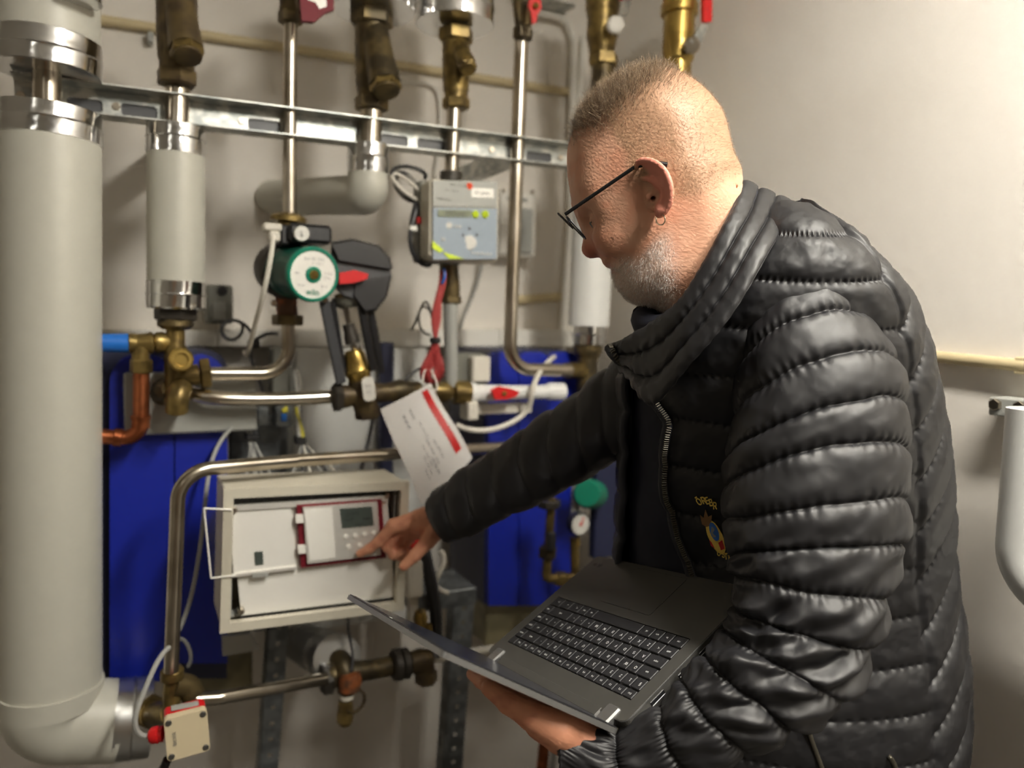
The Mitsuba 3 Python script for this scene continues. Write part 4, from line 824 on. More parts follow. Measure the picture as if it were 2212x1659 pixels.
Rf = field([(1430,250,78),(1500,300,74),(1290,310,56),(1240,380,40),(1260,430,32),(1330,480,40),(1300,530,34),(1320,575,20),(1345,615,24),(1390,640,28),(1440,640,36),(1560,350,62),(1600,450,60),(1620,560,60),(1500,600,60)])*1e-3
def hfield(sd, Wm, Rm):  # signed squared half-width
    t = np.clip(sd/Rm, 0, 1); return np.where(sd > 0, Wm**2*(1-(1-t)**2), sd*2*Wm**2/Rm)
H2 = hfield(sdist(pp), Wf, Rf)
nw = field([(1240,450,8),(1256,500,9),(1262,545,13),(1285,548,17),(1300,540,17),(1295,500,14)])*1e-3
N2 = hfield(sdist(pn), nw, np.full_like(nw, .011))
W2 = gw[None, None, :]**2
def asdf(h2): f = W2-h2[:, :, None]; g = np.gradient(f, hs); return (f/np.sqrt(g[0]**2+g[1]**2+g[2]**2+1e-9)).astype(np.float32)
phi = asdf(H2); phi = smin(phi, asdf(N2), .007)
f32 = lambda q: np.asarray(q, np.float32)
def op(kind, prim, k):          # blend one primitive (list of capsules) into the head, only near it
    global phi
    pts = np.array([p for c in prim for p in c[:2]]); m = max(max(c[2:]) for c in prim)+k+.006
    i0 = np.maximum(np.floor((pts.min(0)-m-lo)/hs).astype(int), 0); i1 = np.minimum(np.ceil((pts.max(0)+m-lo)/hs).astype(int)+1, n3)
    if (i1 <= i0).any(): return
    sl_ = tuple(slice(a, b) for a, b in zip(i0, i1))
    g = np.stack(np.meshgrid(gu[sl_[0]], gv[sl_[1]], gw[sl_[2]], indexing='ij'), -1).astype(np.float32); d = None
    for a, b, ra, rb, *kk in prim:
        e = sdc(g, f32(a), f32(b), ra, rb); d = e if d is None else smin(d, e, kk[0] if kk else 0)
    phi[sl_] = smin(phi[sl_], d, k) if kind == 'add' else -smin(-phi[sl_], d, k)
ball = lambda q, r, *kk: (q, q, r, r, *kk)
for s in (1, -1):
    S3 = np.array([1, 1, s]); eye = hl(1266, 476, .034)*S3 + [.017, .0, 0]
    op('sub', [ball(eye+[-.016, -.002, .004*s], .014)], .012)                 # socket
    op('add', [ball(eye, .0125)], .003)                                      # lid over the eyeball
    op('add', [ball(hl(1262, 441, .026)*S3+[.012, 0, 0], .013)], .012)       # brow ridge
    op('add', [ball(hl(1318, 520, .040)*S3, .018)], .016)                    # cheek
    op('sub', [ball(hl(1284, 561, .0065)*S3, .0042)], .002)                  # nostril
    op('sub', [(hl(1312, 582, .012)*S3, hl(1340, 590, .030)*S3, .0035, .0022)], .004)   # mouth line
    op('sub', [(hl(1300, 545, .024)*S3, hl(1345, 578, .044)*S3, .003, .002)], .008)     # fold beside the mouth
    for q0, q1 in (((1592, 352), (1574, 360)), ((1604, 398), (1588, 406))): op('sub', [(hl(*q0), hl(*q1, .032)*S3, .0022, .001)], .006)   # nape
# ears
rim = [(1374,362),(1379,350),(1396,346),(1418,353),(1436,370),(1447,395),(1450,420),(1445,442),(1437,455)]
rw = [.079, .083, .088, .093, .096, .097, .095, .091, .087]
anti = [(1386,385),(1404,388),(1424,402),(1432,422),(1428,440),(1420,449)]; aw = [.079, .083, .087, .0875, .085, .083]
for s in (1, -1):
    sg = np.array([1, 1, s]); R3 = spl([hl(x, y, w)*sg for (x, y), w in zip(rim, rw)], 16); A3 = spl([hl(x, y, w)*sg for (x, y), w in zip(anti, aw)], 9)
    pr = [(a, b, .0034, .0034) for a, b in zip(R3[:-1], R3[1:])] + [(a, b, .0028, .0028, .002) for a, b in zip(A3[:-1], A3[1:])]
    pr += [(R3[i], hl(1405+6*i/15, 372+70*i/15, .070)*sg, .0022, .006, .003) for i in range(2, 16)]      # thin shell between rim and root
    pr += [ball(hl(1428, 456, .084)*sg, .0062, .004), ball(hl(1424, 462, .082)*sg, .0050, .003), ball(hl(1402, 425, .078)*sg, .0042, .004)]
    op('add', pr, .004)
    op('sub', [ball(hl(1412, 420, .088)*sg, .0078)], .003)          # concha
    op('sub', [(hl(1411, 430, .078)*sg, hl(1408, 418, .060)*sg, .003, .003)], .002)
    op('sub', [(hl(1390, 366, .086)*sg, hl(1412, 372, .093)*sg, .003, .0032)], .002)
v, f = surfnet(phi, lo, hs); head = tm(v, f)
head = max(head.split(only_watertight=False), key=lambda m: len(m.faces)); taubin(head, 5)
if head.volume < 0: head.faces = head.faces[:, ::-1]
del phi, W2
hv = np.array(head.vertices)
def to_px(p): q = np.asarray(p)-CAM; z = q@fw; return np.stack([CX+F*(q@RT)/z, CY-F*(q@UP)/z], -1)
def canon(q):      # canonical head pixel (as seen on the near side), same for both sides
    q = np.array(q); return to_px(hw(np.stack([q[:, 0], q[:, 1], np.abs(q[:, 2])], 1)))
ss = lambda a, b, x: (lambda t: t*t*(3-2*t))(np.clip((x-a)/(b-a), 0, 1))
def hairness(px):  # 1 on the longer top, 0 on bare skin
    x, y = px.T
    line = np.interp(x, [1200, 1236, 1300, 1345, 1390, 1450, 1520, 1580], [296, 292, 282, 240, 205, 188, 186, 230])
    return ss(44, -50, y-line)*(.3+.7*ss(1500, 1360, x))
def buzz(px):      # closely cropped sides and back
    x, y = px.T
    front = np.interp(y, [150, 250, 290, 330, 400, 460], [1240, 1300, 1318, 1345, 1362, 1385])
    low = np.interp(x, [1300, 1400, 1450, 1500, 1610], [400, 410, 450, 440, 380])
    return ss(-10, 22, x-front)*ss(12, -45, y-low)
def beardness(px):
    x, y = px.T
    top = np.interp(x, [1290, 1320, 1345, 1380, 1410, 1440, 1470], [590, 575, 556, 556, 520, 500, 500]); back = np.interp(y, [480, 560, 640, 700], [1445, 1462, 1468, 1440])
    return ss(-16, 26, y-top)*ss(24, -42, x-back)
px = canon(hv); col = np.tile(lin(200, 152, 126), (len(hv), 1)); L3 = lambda *c: np.array(lin(*c))
fb = meshkit.fbm(hv*55, 4)[:, None]; fb2 = meshkit.fbm(hv*260+9, 3)[:, None]
mixv = lambda c, to, t: c*(1-t)+to*t
col = mixv(col, L3(196, 132, 104), ss(.35, .7, fb)*.55)
col = mixv(col, L3(212, 168, 136), (ss(1440, 1560, px[:, 0])*.5)[:, None])
col = mixv(col, L3(186, 104, 88), (.75*np.exp(-((px[:, 0]-1272)**2+(px[:, 1]-545)**2)/700))[:, None])      # nose
earw = ss(.079, .086, np.abs(hv[:, 2]))*ss(1366, 1376, px[:, 0])*ss(1458, 1450, px[:, 0])*ss(474, 466, px[:, 1])
col = mixv(col, L3(214, 132, 116), .75*earw[:, None])
bz = buzz(px)[:, None]; hn = hairness(px)[:, None]; bd = beardness(px)[:, None]
col = mixv(col, L3(158, 126, 98), bz*(.75+.5*(fb2-.5))*(1-earw[:, None])); col = mixv(col, L3(104, 84, 66), hn*.9)
col = mixv(col, L3(216, 198, 186), bd*(.65+.6*(fb2-.5)))
col = mixv(col, L3(150, 84, 76), (.7*np.exp(-((px[:, 0]-1322)**2/180+(px[:, 1]-585)**2/40)))[:, None])     # lips
skin_parts = [(tm(hw(hv), head.faces), col)]
# ------------------------------------------------------------------ hands
zt = (P(775, 1196, 1.285)-CAM)@fw
def K(l, z0): return [(Q(x, y, z0+dz), r/1000) for x, y, dz, r in l]
rh = [[(1085, 1040, -.02, 29), (960, 1112, -.005, 27), (915, 1128, 0, 25)],
      [(960, 1110, -.005, 24), (905, 1122, -.004, 17), (850, 1136, -.008, 13.0)], [(960, 1112, .005, 22), (862, 1142, .012, 13.0)],
      [(960, 1118, .015, 21), (878, 1148, .030, 12.5)], [(960, 1124, .02, 20), (893, 1153, .046, 11.5)],
      [(850, 1136, -.008, 11.5), (818, 1170, -.004, 9.6), (797, 1186, -.001, 8.4), (777, 1196, 0, 6.8)],
      [(862, 1142, .012, 11.5), (836, 1180, .014, 9.8), (850, 1199, .020, 8.6), (868, 1192, .016, 7.6)],
      [(878, 1148, .030, 11), (852, 1184, .034, 9.2), (864, 1202, .040, 8.2), (880, 1194, .036, 7.2)],
      [(893, 1153, .046, 10), (872, 1184, .050, 8.2), (882, 1200, .054, 7.4), (894, 1192, .05, 6.6)],
      [(955, 1130, -.012, 19), (925, 1168, -.032, 13.5), (896, 1200, -.038, 10.6), (872, 1223, -.040, 8.4)]]
lh = [[(1342, 1658, 0, 20), (1222, 1580, 0, 22), (1175, 1556, .006, 21)],
      [(1215, 1575, .0, 24), (1120, 1522, .012, 13.5)], [(1215, 1575, .01, 23), (1112, 1518, .034, 13.5)], [(1215, 1575, .02, 22), (1112, 1516, .055, 12.5)], [(1215, 1578, .03, 20), (1118, 1520, .074, 11.5)],
      [(1120, 1522, .012, 11.5), (1078, 1494, .030, 9.6), (1050, 1474, .046, 8.4), (1030, 1462, .062, 7)],
      [(1112, 1518, .034, 11.5), (1070, 1490, .056, 9.6), (1040, 1470, .075, 8.4), (1020, 1456, .09, 7)],
      [(1112, 1516, .055, 11), (1074, 1490, .077, 9.2), (1046, 1472, .095, 8.2), (1028, 1460, .108, 7)],
      [(1118, 1520, .074, 10), (1086, 1496, .092, 8.4), (1062, 1480, .106, 7.4), (1048, 1472, .116, 6.4)],
      [(1205, 1575, -.012, 20), (1150, 1548, -.016, 14), (1098, 1518, -.010, 10.8), (1056, 1486, .004, 8.6)]]
nails = []
for hd, z0 in ((rh, zt), (lh, .770)):
    hm = chain_mesh([K(c, z0) for c in hd], .0019, .004, .005, it=5); v = np.array(hm.vertices)
    t = meshkit.fbm(v*70, 4)[:, None]; c = np.tile(L3(206, 144, 114), (len(v), 1)); c = mixv(c, L3(178, 108, 86), ss(.4, .7, t)*.6)
    skin_parts.append((hm, c))
# core of the body inside the clothes, down to the shoes
core = [[(Q(1560, 560, .96), .06), (Q(1660, 760, .99), .10), (Q(1680, 1100, 1.07), .11), (Q(1690, 1600, 1.10), .10)],
        [(Q(1660, 680, .9), .05), (Q(1745, 1380, .79), .03), (Q(1560, 1520, .765), .02), (Q(1345, 1660, .765), .018)],
        [(Q(1560, 760, 1.1), .06), (Q(1360, 880, 1.14), .05), (Q(1085, 1040, zt-.02), .029)]]
hip = Q(1690, 1600, 1.10); lat = nrm([fw[0], fw[1], 0]); fwd = nrm([-RT[0], -RT[1], 0]); legs = []
for s in (-1, 1):
    h_ = hip+lat*s*.06; kn = np.array([h_[0], h_[1], .50])+fwd*.03+lat*s*.045; an = np.array([h_[0], h_[1], .10])+lat*s*.03
    legs.append((h_, kn, an)); core.append([(h_-[0, 0, .05], .07), (kn, .055), (an, .042), (np.array([an[0], an[1], .05]), .04)])
cm = chain_mesh(core, .012, .02, .03, .03, 3); skin_parts.append((cm, np.tile(L3(206, 144, 114), (len(cm.vertices), 1))))
scene['m_skin'] = {'type': 'twosided', 'bsdf': {'type': 'bumpmap', 'arbitrary': mikit.proc(lambda p, n, uv: FB(p.x*420, p.y*420, p.z*420, 2), 5e-4), 'scale': .0006, 'bsdf':
    {'type': 'principled', 'base_color': {'type': 'mesh_attribute', 'name': 'vertex_color'}, 'roughness': .5, 'specular': .38}}}
bodym = cat([a for a, b in skin_parts]); add(man, 'body', bodym, 'm_skin', True, color=np.vstack([b for a, b in skin_parts]))
# ------------------------------------------------------------------ hair and beard strands
mat('m_hair', base_color={'type': 'mesh_attribute', 'name': 'vertex_color'}, roughness=.5, specular=.3)
hn_ = np.array(head.vertex_normals); hrng = np.random.default_rng(21)
def strands(name, dens, n, length, rad, cols, back, lift):
    w = dens/dens.sum(); i = hrng.choice(len(hv), n, p=w); p = hv[i] + hrng.normal(size=(n, 3))*.0006; nn = hn_[i]
    d = nn*lift + np.array(back) + hrng.normal(size=(n, 3))*.35; d /= np.linalg.norm(d, axis=1, keepdims=True)
    L = length*(.6+.7*hrng.random(n))*np.clip(dens[i]+.25, 0, 1); bend = hrng.normal(size=(n, 3))*.35+np.array(back)*.3
    ring = []; a = np.cross(d, [.3, .5, .8]); a /= np.linalg.norm(a, axis=1, keepdims=True); b = np.cross(d, a)
    V = np.zeros((n, 10, 3))
    for j, (t, r) in enumerate(((0, 1.0), (.5, .8), (.85, .45))):
        c = p - nn*.001 + (d*t + bend*t*t*.6)*L[:, None]
        for m in range(3): V[:, j*3+m] = c + rad*r*(a*np.cos(2.0944*m)+b*np.sin(2.0944*m))
    V[:, 9] = p - nn*.001 + (d+bend*.6)*L[:, None]
    Fb = [[0, 1, 4], [0, 4, 3], [1, 2, 5], [1, 5, 4], [2, 0, 3], [2, 3, 5], [3, 4, 7], [3, 7, 6], [4, 5, 8], [4, 8, 7], [5, 3, 6], [5, 6, 8], [6, 7, 9], [7, 8, 9], [8, 6, 9]]
    Fs = (np.array(Fb)[None]+np.arange(n)[:, None, None]*10).reshape(-1, 3)
    cc = np.array([L3(*c) for c in cols])[hrng.integers(len(cols), size=n)]
    k = add(man, name, tm(hw(V.reshape(-1, 3)), Fs), 'm_hair', True, color=np.repeat(cc, 10, 0)); labels[k] = {'kind': 'stuff'}
h1 = hairness(px)*(np.abs(hv[:, 2]) < .075); h2 = np.clip(buzz(px)-h1, 0, 1)*(1-earw); h3 = beardness(px)
strands('hair', np.clip(h1, 0, 1)**1.1, 11000, .0120, .00020, [(96, 78, 60), (124, 104, 82), (154, 134, 110), (82, 66, 52), (182, 166, 144)], (.25, .25, 0), .8)
strands('cropped_hair', h2, 16000, .0030, .00015, [(150, 126, 102), (176, 152, 124), (120, 98, 78)], (.5, -.3, 0), .6)
strands('beard', h3, 12000, .0044, .00016, [(234, 230, 226), (190, 180, 170), (226, 222, 216), (150, 132, 118)], (.1, -.7, 0), .6)
# eyes, glasses and earring
mat('m_eye_white', base_color=rgb(222, 214, 206), roughness=.2); mat('m_iris', base_color=rgb(70, 84, 92), roughness=.2)
for s in (1, -1):
    ec = hl(1266, 476, .034)*[1, 1, s] + [.017, 0, 0]; gz = nrm([-.82, -.5, .05*s])
    m = trimesh.creation.icosphere(3, .0118); m.vertices += ec+gz*.0007
    k = add(man, 'eye', tm(hw(m.vertices), m.faces), 'm_eye_white', True)
    add(k, 'iris', lathe(hw(ec+gz*.0119), hw(ec+gz*.0130), [(0, .0050), (1, .0030)], 20), 'm_iris')
    la_ = np.array([nrm(gz+np.array([0, .10+.05*np.cos(t*2), 0])+np.array([.0, 0, 1.0])*s*q) for q, t in zip(np.linspace(-.75, .75, 12), np.linspace(-.8, .8, 12))])
    add(man, 'eyelash', sweep(hw(ec+la_*.0129), .0007, 6), 'm_lug')
glass = numbered(man+'__glasses'); labels[glass] = {'label': 'black rimmed glasses'}
mat('m_frame', base_color=rgb(20, 20, 22), roughness=.3, specular=.5)
gb = []
for s in (1, -1):
    sg = np.array([1, 1, s])
    T0 = [hl(1221, 463, .066), hl(1372, 360, .080), hl(1412, 352, .082), hl(1441, 357, .079)]
    g0 = fillet([hw(q*sg) for q in T0], .012, 6); nq = len(g0); gb.append(sweep(g0, np.interp(np.linspace(0, 1, nq), [0, .5, .8, 1], [.0022, .0024, .0024, .0034]), 10))
    to, bo_ = hl(1221, 464, .066), hl(1263, 511, .058); ti = to+[-.006, .002, -.054]; bi = bo_+[-.006, .004, -.040]
    c4 = np.array([to, ti, bi, bo_]); ring = []
    uu = np.array([closed([tuple(c4[i][[0, 1]]) for i in range(4)], 4)]) if False else None
    th = np.linspace(0, 2*np.pi, 49)
    for t in th:
        cx_, cy_ = np.cos(t), np.sin(t); m_ = (abs(cx_)**4+abs(cy_)**4)**.25; a_, b_ = cx_/m_*.5+.5, cy_/m_*.5+.5
        ring.append(hw(((1-b_)*((1-a_)*to+a_*ti)+b_*((1-a_)*bo_+a_*bi))*sg))
    ring = np.array(ring); gb.append(sweep(ring, .0011, 8, False))
    c_ = ring.mean(0); nr = len(ring)
    add(glass, 'lens', tm(np.vstack([ring, c_]), [[i, i+1, nr] for i in range(nr-1)]), 'm_clear', False)
gb.append(sweep(spl([hw((hl(1221, 464, .066)+[-.006, .0, -.052])*[1, 1, q]) if abs(q) == 1 else hw(hl(1221, 464, 0)+[-.009, .002, 0]) for q in (1, 0, -1)], 12), .0014, 8))
scene[glass] = mikit.ply(cat(gb), 'm_frame', smooth=40)
mat('m_silver', base_color=rgb(235, 225, 205), metallic=1.0, roughness=.12)
ec = hl(1427, 474, .0855); th = np.linspace(0, 2*np.pi, 33)
ex_ = hl(1437, 476, .0855)-ec; ey_ = np.array([0, .0062, .0]); ez_ = np.array([.0, 0, .004])
add(man, 'earring', sweep([hw(ec+ex_*1.05*np.cos(t)+ey_*np.sin(t)+ez_*np.cos(t)) for t in th], .0008, 8, False), 'm_silver')

# ================================================================== clothes
bumped('m_jacket', lambda p, n, uv: FB(p.x*60, p.y*60, p.z*60, 2)*.6+FB(p.x*210, p.y*210, p.z*90, 2)*.25, .0012, 6e-4, base_color=rgb(22, 22, 25), roughness=.5, specular=.5, sheen=.2)
mat('m_shirt', base_color=rgb(16, 19, 34), roughness=.85, sheen=.3)
mat('m_zip', base_color=rgb(92, 88, 78), metallic=.7, roughness=.35)
mat('m_tape', base_color=rgb(32, 33, 39), roughness=.7)
mat('m_gold', base_color=rgb(236, 204, 96), roughness=.6)
mat('m_emblem_blue', base_color=rgb(52, 108, 190), roughness=.6)
mat('m_emblem_brown', base_color=rgb(124, 92, 56), roughness=.7)
mat('m_trousers', base_color=rgb(38, 40, 46), roughness=.8)
mat('m_shoe', base_color=rgb(30, 28, 27), roughness=.5)
def vnorm(Gd, cu):     # normals of a grid surface (nv, nu, 3)
    dv = np.gradient(Gd, axis=0); du = (np.roll(Gd, -1, 1)-np.roll(Gd, 1, 1)) if cu else np.gradient(Gd, axis=1)
    n = np.cross(du, dv); return n/(np.linalg.norm(n, axis=2, keepdims=True)+1e-12)
def shell(Gd, cu, th=.006):   # thick cloth from the outer grid surface; inner side towards -normal
    nv, nu = Gd.shape[:2]; n = vnorm(Gd, cu); I = Gd - n*th; f = grid_faces(nv, nu, cu); m = nv*nu
    F_ = [f, f[:, ::-1]+m]; ids = np.arange(m).reshape(nv, nu)
    def edge(l): a, b = l[:-1], l[1:]; F_.append(np.stack([a, b, b+m], 1)); F_.append(np.stack([a, b+m, a+m], 1))
    for row, fl in ((ids[0], 1), (ids[-1], -1)):
        l = np.r_[row, row[:1]] if cu else row; edge(l[::fl])
    if not cu:
        edge(ids[:, 0][::-1]); edge(ids[:, -1])
    return tm(np.vstack([Gd.reshape(-1, 3), I.reshape(-1, 3)]), np.vstack(F_))
def puff(c):           # quilting: 0 at the seams (whole numbers), 1 between
    t = np.abs(c-np.round(c))*2; return 1-(1-t)**3.2
def seamline(c, w=.045): return np.exp(-(np.abs(c-np.round(c))/w)**2)
def wr(p, k, seed, o=3): return meshkit.fbm(p*k, o, seed)-.5
def tubeof(st, nu, nv, kdepth, sgn=1):
    """sleeve from stations (edge A px, edge B px, depth, bulge px)"""
    st = np.array(st, float); s = np.arange(len(st)); q = np.linspace(0, len(st)-1, nv)
    I = PchipInterpolator(s, st)(q) if False else CubicSpline(s, st)(q)
    A, B, zc, bg, kd = I[:, 0:2], I[:, 2:4], I[:, 4], I[:, 5], I[:, 6]
    mid = (A+B)/2; c = np.array([Q(*m, z) for m, z in zip(mid, zc)])
    ab = (B-A)/2; ac = (RT*ab[:, :1] - UP*ab[:, 1:])*(zc/F)[:, None]
    tg = np.gradient(c, axis=0); n = np.cross(ac, tg); n /= np.linalg.norm(n, axis=1, keepdims=True)
    n *= np.sign(-(n@fw))[:, None]; hwid = np.linalg.norm(ac, axis=1); tn = tg/np.linalg.norm(tg, axis=1, keepdims=True)
    th = np.linspace(0, 2*np.pi, nu, endpoint=False); ct, sn = np.cos(th), np.sin(th)
    e = .86
    cc, sc = np.sign(ct)*np.abs(ct)**e, np.sign(sn)*np.abs(sn)**e
    G = c[:, None] + ac[:, None]*cc[None, :, None] + n[:, None]*(hwid*kd)[:, None, None]*sc[None, :, None] - tn[:, None]*((bg*zc/F)[:, None]*np.clip(sn, -.6, 1)[None])[:, :, None]
    return G, np.broadcast_to(q[:, None], (nv, nu)), np.broadcast_to(th[None], (nv, nu))
def orient(Gd, cu, ref):     # make the grid normals point away from the line ref (nv, 3)
    n = vnorm(Gd, cu); s = ((Gd-ref[:, None])*n).sum()
    return Gd if s > 0 else Gd[:, ::-1]
# ------------------------------------------------------------------ torso
ys = np.array([452, 480, 540, 600, 660, 740, 800, 900, 1050, 1200, 1300, 1420, 1500, 1570, 1659, 1760, 1860.])
xr = np.interp(ys, [452,480,530,575,650,740,810,900,960,1050,1200,1300,1420,1500,1570,1659,1760,1860], [1712,1752,1796,1846,1901,1946,1970,1985,1998,2004,2016,2028,2042,2044,2034,2008,1992,1980])
xl = np.interp(ys, [452,480,540,600,660,740,800,900,1100,1195,1300,1659,1860], [1660,1606,1545,1490,1440,1372,1352,1344,1338,1334,1350,1390,1400])
zz = np.interp(ys, [450, 600, 700, 1000, 1250, 1659, 1860], [.925, .955, .985, 1.06, 1.12, 1.11, 1.10])
bb = np.interp(ys, [452, 480, 540, 620, 700, 900, 1200, 1500, 1860], [.040, .085, .135, .168, .182, .184, .176, .18, .18])
def torso(phi, yrow, inset=0.0):      # phi (nv, nu) radians, yrow (nv,) pixels
    L = PchipInterpolator(ys, xl)(yrow); R_ = PchipInterpolator(ys, xr)(yrow); z = PchipInterpolator(ys, zz)(yrow); b = PchipInterpolator(ys, bb)(yrow)-inset
    m = (L+R_)/2; a = (R_-L)/2*z/F-inset; c = np.array([Q(x, y, q) for x, y, q in zip(m, yrow, z)])
    hx = nrm(RT-np.array([0, 0, RT[2]])); hy = nrm(np.array([fw[0], fw[1], 0]))
    cp, sp = np.cos(phi), np.sin(phi); e = .88
    return c[:, None] + RT*(a[:, None]*np.sign(cp)*np.abs(cp)**e)[..., None] - hy*(b[:, None]*np.sign(sp)*np.abs(sp)**e)[..., None], m, a, c
yr = np.linspace(452, 1850, 520)
zipx = np.interp(yr, [452, 760, 800, 850, 890, 960, 1030, 1100, 1160, 1210, 1400, 1850], [1500, 1352, 1362, 1388, 1408, 1402, 1406, 1424, 1444, 1468, 1500, 1520])
Ld, Rd = PchipInterpolator(ys, xl)(yr), PchipInterpolator(ys, xr)(yr); md, ad = (Ld+Rd)/2, (Rd-Ld)/2
cz = np.clip((zipx-md)/ad, -.985, .9); p_end = np.arccos(np.sign(cz)*np.abs(cz)**(1/.88))
p_start = np.interp(yr, [452, 740, 850, 1000, 1850], [-165, -178, -186, -188, -180])*np.pi/180
nu = 520; tt = np.linspace(0, 1, nu)[None]; PH = p_start[:, None]+(p_end-p_start)[:, None]*tt
G, m_, a_, c_ = torso(PH, yr); deg = np.degrees(PH); YY = np.broadcast_to(yr[:, None], PH.shape)
backw = ss(66, 58, np.abs(deg)); nn = vnorm(G, False); sgn_ = np.sign(((G-c_[:, None])*nn).sum()); nn = nn*sgn_
cb = (YY - 3.9*np.clip(np.abs(deg), 0, 64) - 6)/94.0; cf = (YY - 796 + 6*np.sin(PH*3))/88.5
pf = puff(cb)*backw + puff(cf)*(1-backw); sl_ = seamline(cb)*backw + seamline(cf)*(1-backw)
side = np.exp(-((np.abs(deg)-61)/1.6)**2)
wrk = wr(G*[1, 1, .35], 26, 5)*.010 + wr(G, 60, 8)*.0035
disp = .0085*pf*(1-.35*(1-backw)) - .003*side + wrk*(.35+.65*pf) + (.0014*np.sin(deg*1.9+8*wr(G, 14, 2)))*sl_
G = G + nn*disp[..., None]
jk = numbered(man+'__jacket')
Tg = G if sgn_ > 0 else G[:, ::-1]
scene[jk] = mikit.ply(shell(Tg, False, .007), 'm_jacket', smooth=True); labels[jk] = {'label': 'black quilted puffer jacket, open at the front'}
# shirt, trousers, shoes
ph2 = np.linspace(-np.pi, np.pi, 90, endpoint=False); ysh = np.linspace(470, 1840, 90)
Gs, *_r3 = torso(np.broadcast_to(ph2[None], (90, 90)), ysh, .016); cs_ = _r3[2]
Gs = Gs + vnorm(Gs, True)*(wr(Gs, 20, 4)*.012)[..., None]; Gs = orient(Gs, True, cs_)
sm = tm(np.vstack([Gs.reshape(-1, 3), Gs[0].mean(0), Gs[-1].mean(0)]), grid_faces(90, 90)); 
add(man, 'shirt', sm, 'm_shirt', True)
tr = [[(hip-[0, 0, .06], .10), (hip-[0, 0, .16], .11)]]
for h_, kn, an in legs: tr.append([(h_-[0, 0, .06], .088), (kn, .082), (np.array([an[0], an[1], .09]), .072)])
add(man, 'trousers', chain_mesh(tr, .012, .03, .03, .04, 3), 'm_trousers', True)
for h_, kn, an in legs:
    fl_ = np.array([an[0], an[1], 0]); sc = [[(fl_+[0, 0, .055], .052), (fl_+fwd*.06+[0, 0, .05], .05), (fl_+fwd*.17+[0, 0, .040], .040)]]
    sh_ = chain_mesh(sc, .006, .01, .01, .02, 2); v = np.array(sh_.vertices); v[:, 2] = np.maximum(v[:, 2], .001); sh_.vertices = v
    add(man, 'shoe', sh_, 'm_shoe', True)
# ------------------------------------------------------------------ near sleeve: stations are its seams
#       A (inner edge)  B (outer edge)  depth bulge kdepth
sl = [(1672, 596, 1716, 556, .900, 4, .6), (1640, 640, 1770, 596, .880, 14, .8), (1606, 712, 1806, 637, .862, 24, .95), (1590, 800, 1866, 712, .846, 34, .92), (1588, 885, 1925, 800, .834, 36, .86),
      (1574, 978, 1943, 896, .824, 36, .82), (1570, 1040, 1945, 992, .815, 30, .80), (1568, 1121, 1945, 1090, .806, 20, .78), (1578, 1199, 1938, 1186, .798, 8, .78), (1588, 1246, 1906, 1281, .789, -8, .80),
      (1586, 1314, 1880, 1378, .785, -14, .84), (1572, 1364, 1806, 1512, .776, -16, .90), (1526, 1419, 1702, 1572, .767, -14, .92), (1471, 1478, 1600, 1622, .760, -12, .92), (1416, 1534, 1500, 1662, .757, -10, .90),
      (1324, 1586, 1392, 1702, .763, -6, .88), (1212, 1534, 1216, 1700, .772, 0, .85)]
Gl, qs, th = tubeof(sl, 420, 640, 1)
cen = Gl.mean(1); flip = ((Gl-cen[:, None])*vnorm(Gl, True)).sum() < 0
nn = vnorm(Gl, True)*(-1 if flip else 1)
c = qs + .05*np.sin(th*2+qs) + .25*wr(Gl, 16, 3)*1.0
pf = puff(c); sl_ = seamline(c)
elb = np.exp(-((qs-10.6)/2.2)**2); fore = ss(10.5, 12, qs)
along = np.stack([np.cos(th)*2.2+qs*.55, np.sin(th)*2.2-qs*.35, qs*.9], -1)
fold = wr(along, 1.3, 31, 2)
puck = np.sin(th*46+10*wr(Gl, 18, 6))*np.exp(-(np.abs(c-np.round(c))/.16)**2)
disp = .0062*pf - .0016*sl_ + fold*(.007+.010*elb+.008*fore)*(.3+.7*pf) + .0008*puck + wr(Gl, 60, 9, 2)*.0012
# wrinkles across the elbow bend
disp += (elb*.0050*np.sin(7*(qs*.9+1.6*np.cos(th))+5*wr(Gl, 14, 12))*ss(-.2, .8, np.sin(th)+.4))*pf
taper = ss(0, 1.2, qs)*ss(16, 15.6, qs); disp = disp*(.25+.75*taper)
Gl = Gl + nn*(disp-.004)[..., None]
if flip: Gl = Gl[:, ::-1]
add(man, 'jacket__sleeve', shell(Gl, True, .005), 'm_jacket', True)
# ------------------------------------------------------------------ far sleeve
z1, z2 = 1.10, zt-.02
fs = [(1470, 690, 1480, 960, 1.08, 0, .8), (1400, 735, 1412, 968, 1.10, 0, .85), (1325, 782, 1345, 986, 1.125, 0, .9), (1262, 838, 1292, 1020, 1.15, 0, .9), (1200, 882, 1228, 1054, 1.175, 0, .9), (1140, 920, 1170, 1086, 1.20, 0, .9),
      (1080, 966, 1110, 1112, 1.225, 0, .9), (1024, 998, 1062, 1136, 1.25, 0, .92), (970, 1036, 1018, 1154, 1.275, 0, .95), (926, 1074, 980, 1168, 1.293, 0, .95)]
Gr, qs, th = tubeof(fs, 220, 330, 1)
cen = Gr.mean(1); flip = ((Gr-cen[:, None])*vnorm(Gr, True)).sum() < 0; nn = vnorm(Gr, True)*(-1 if flip else 1)
c = qs+.25*wr(Gr, 14, 13); pf = puff(c)
Gr = Gr + nn*((0.0055*pf + wr(Gr, 24, 14, 2)*.009 - .004)*ss(9, 8.7, qs))[..., None]
if flip: Gr = Gr[:, ::-1]
add(man, 'jacket__sleeve', shell(Gr, True, .005), 'm_jacket', True)
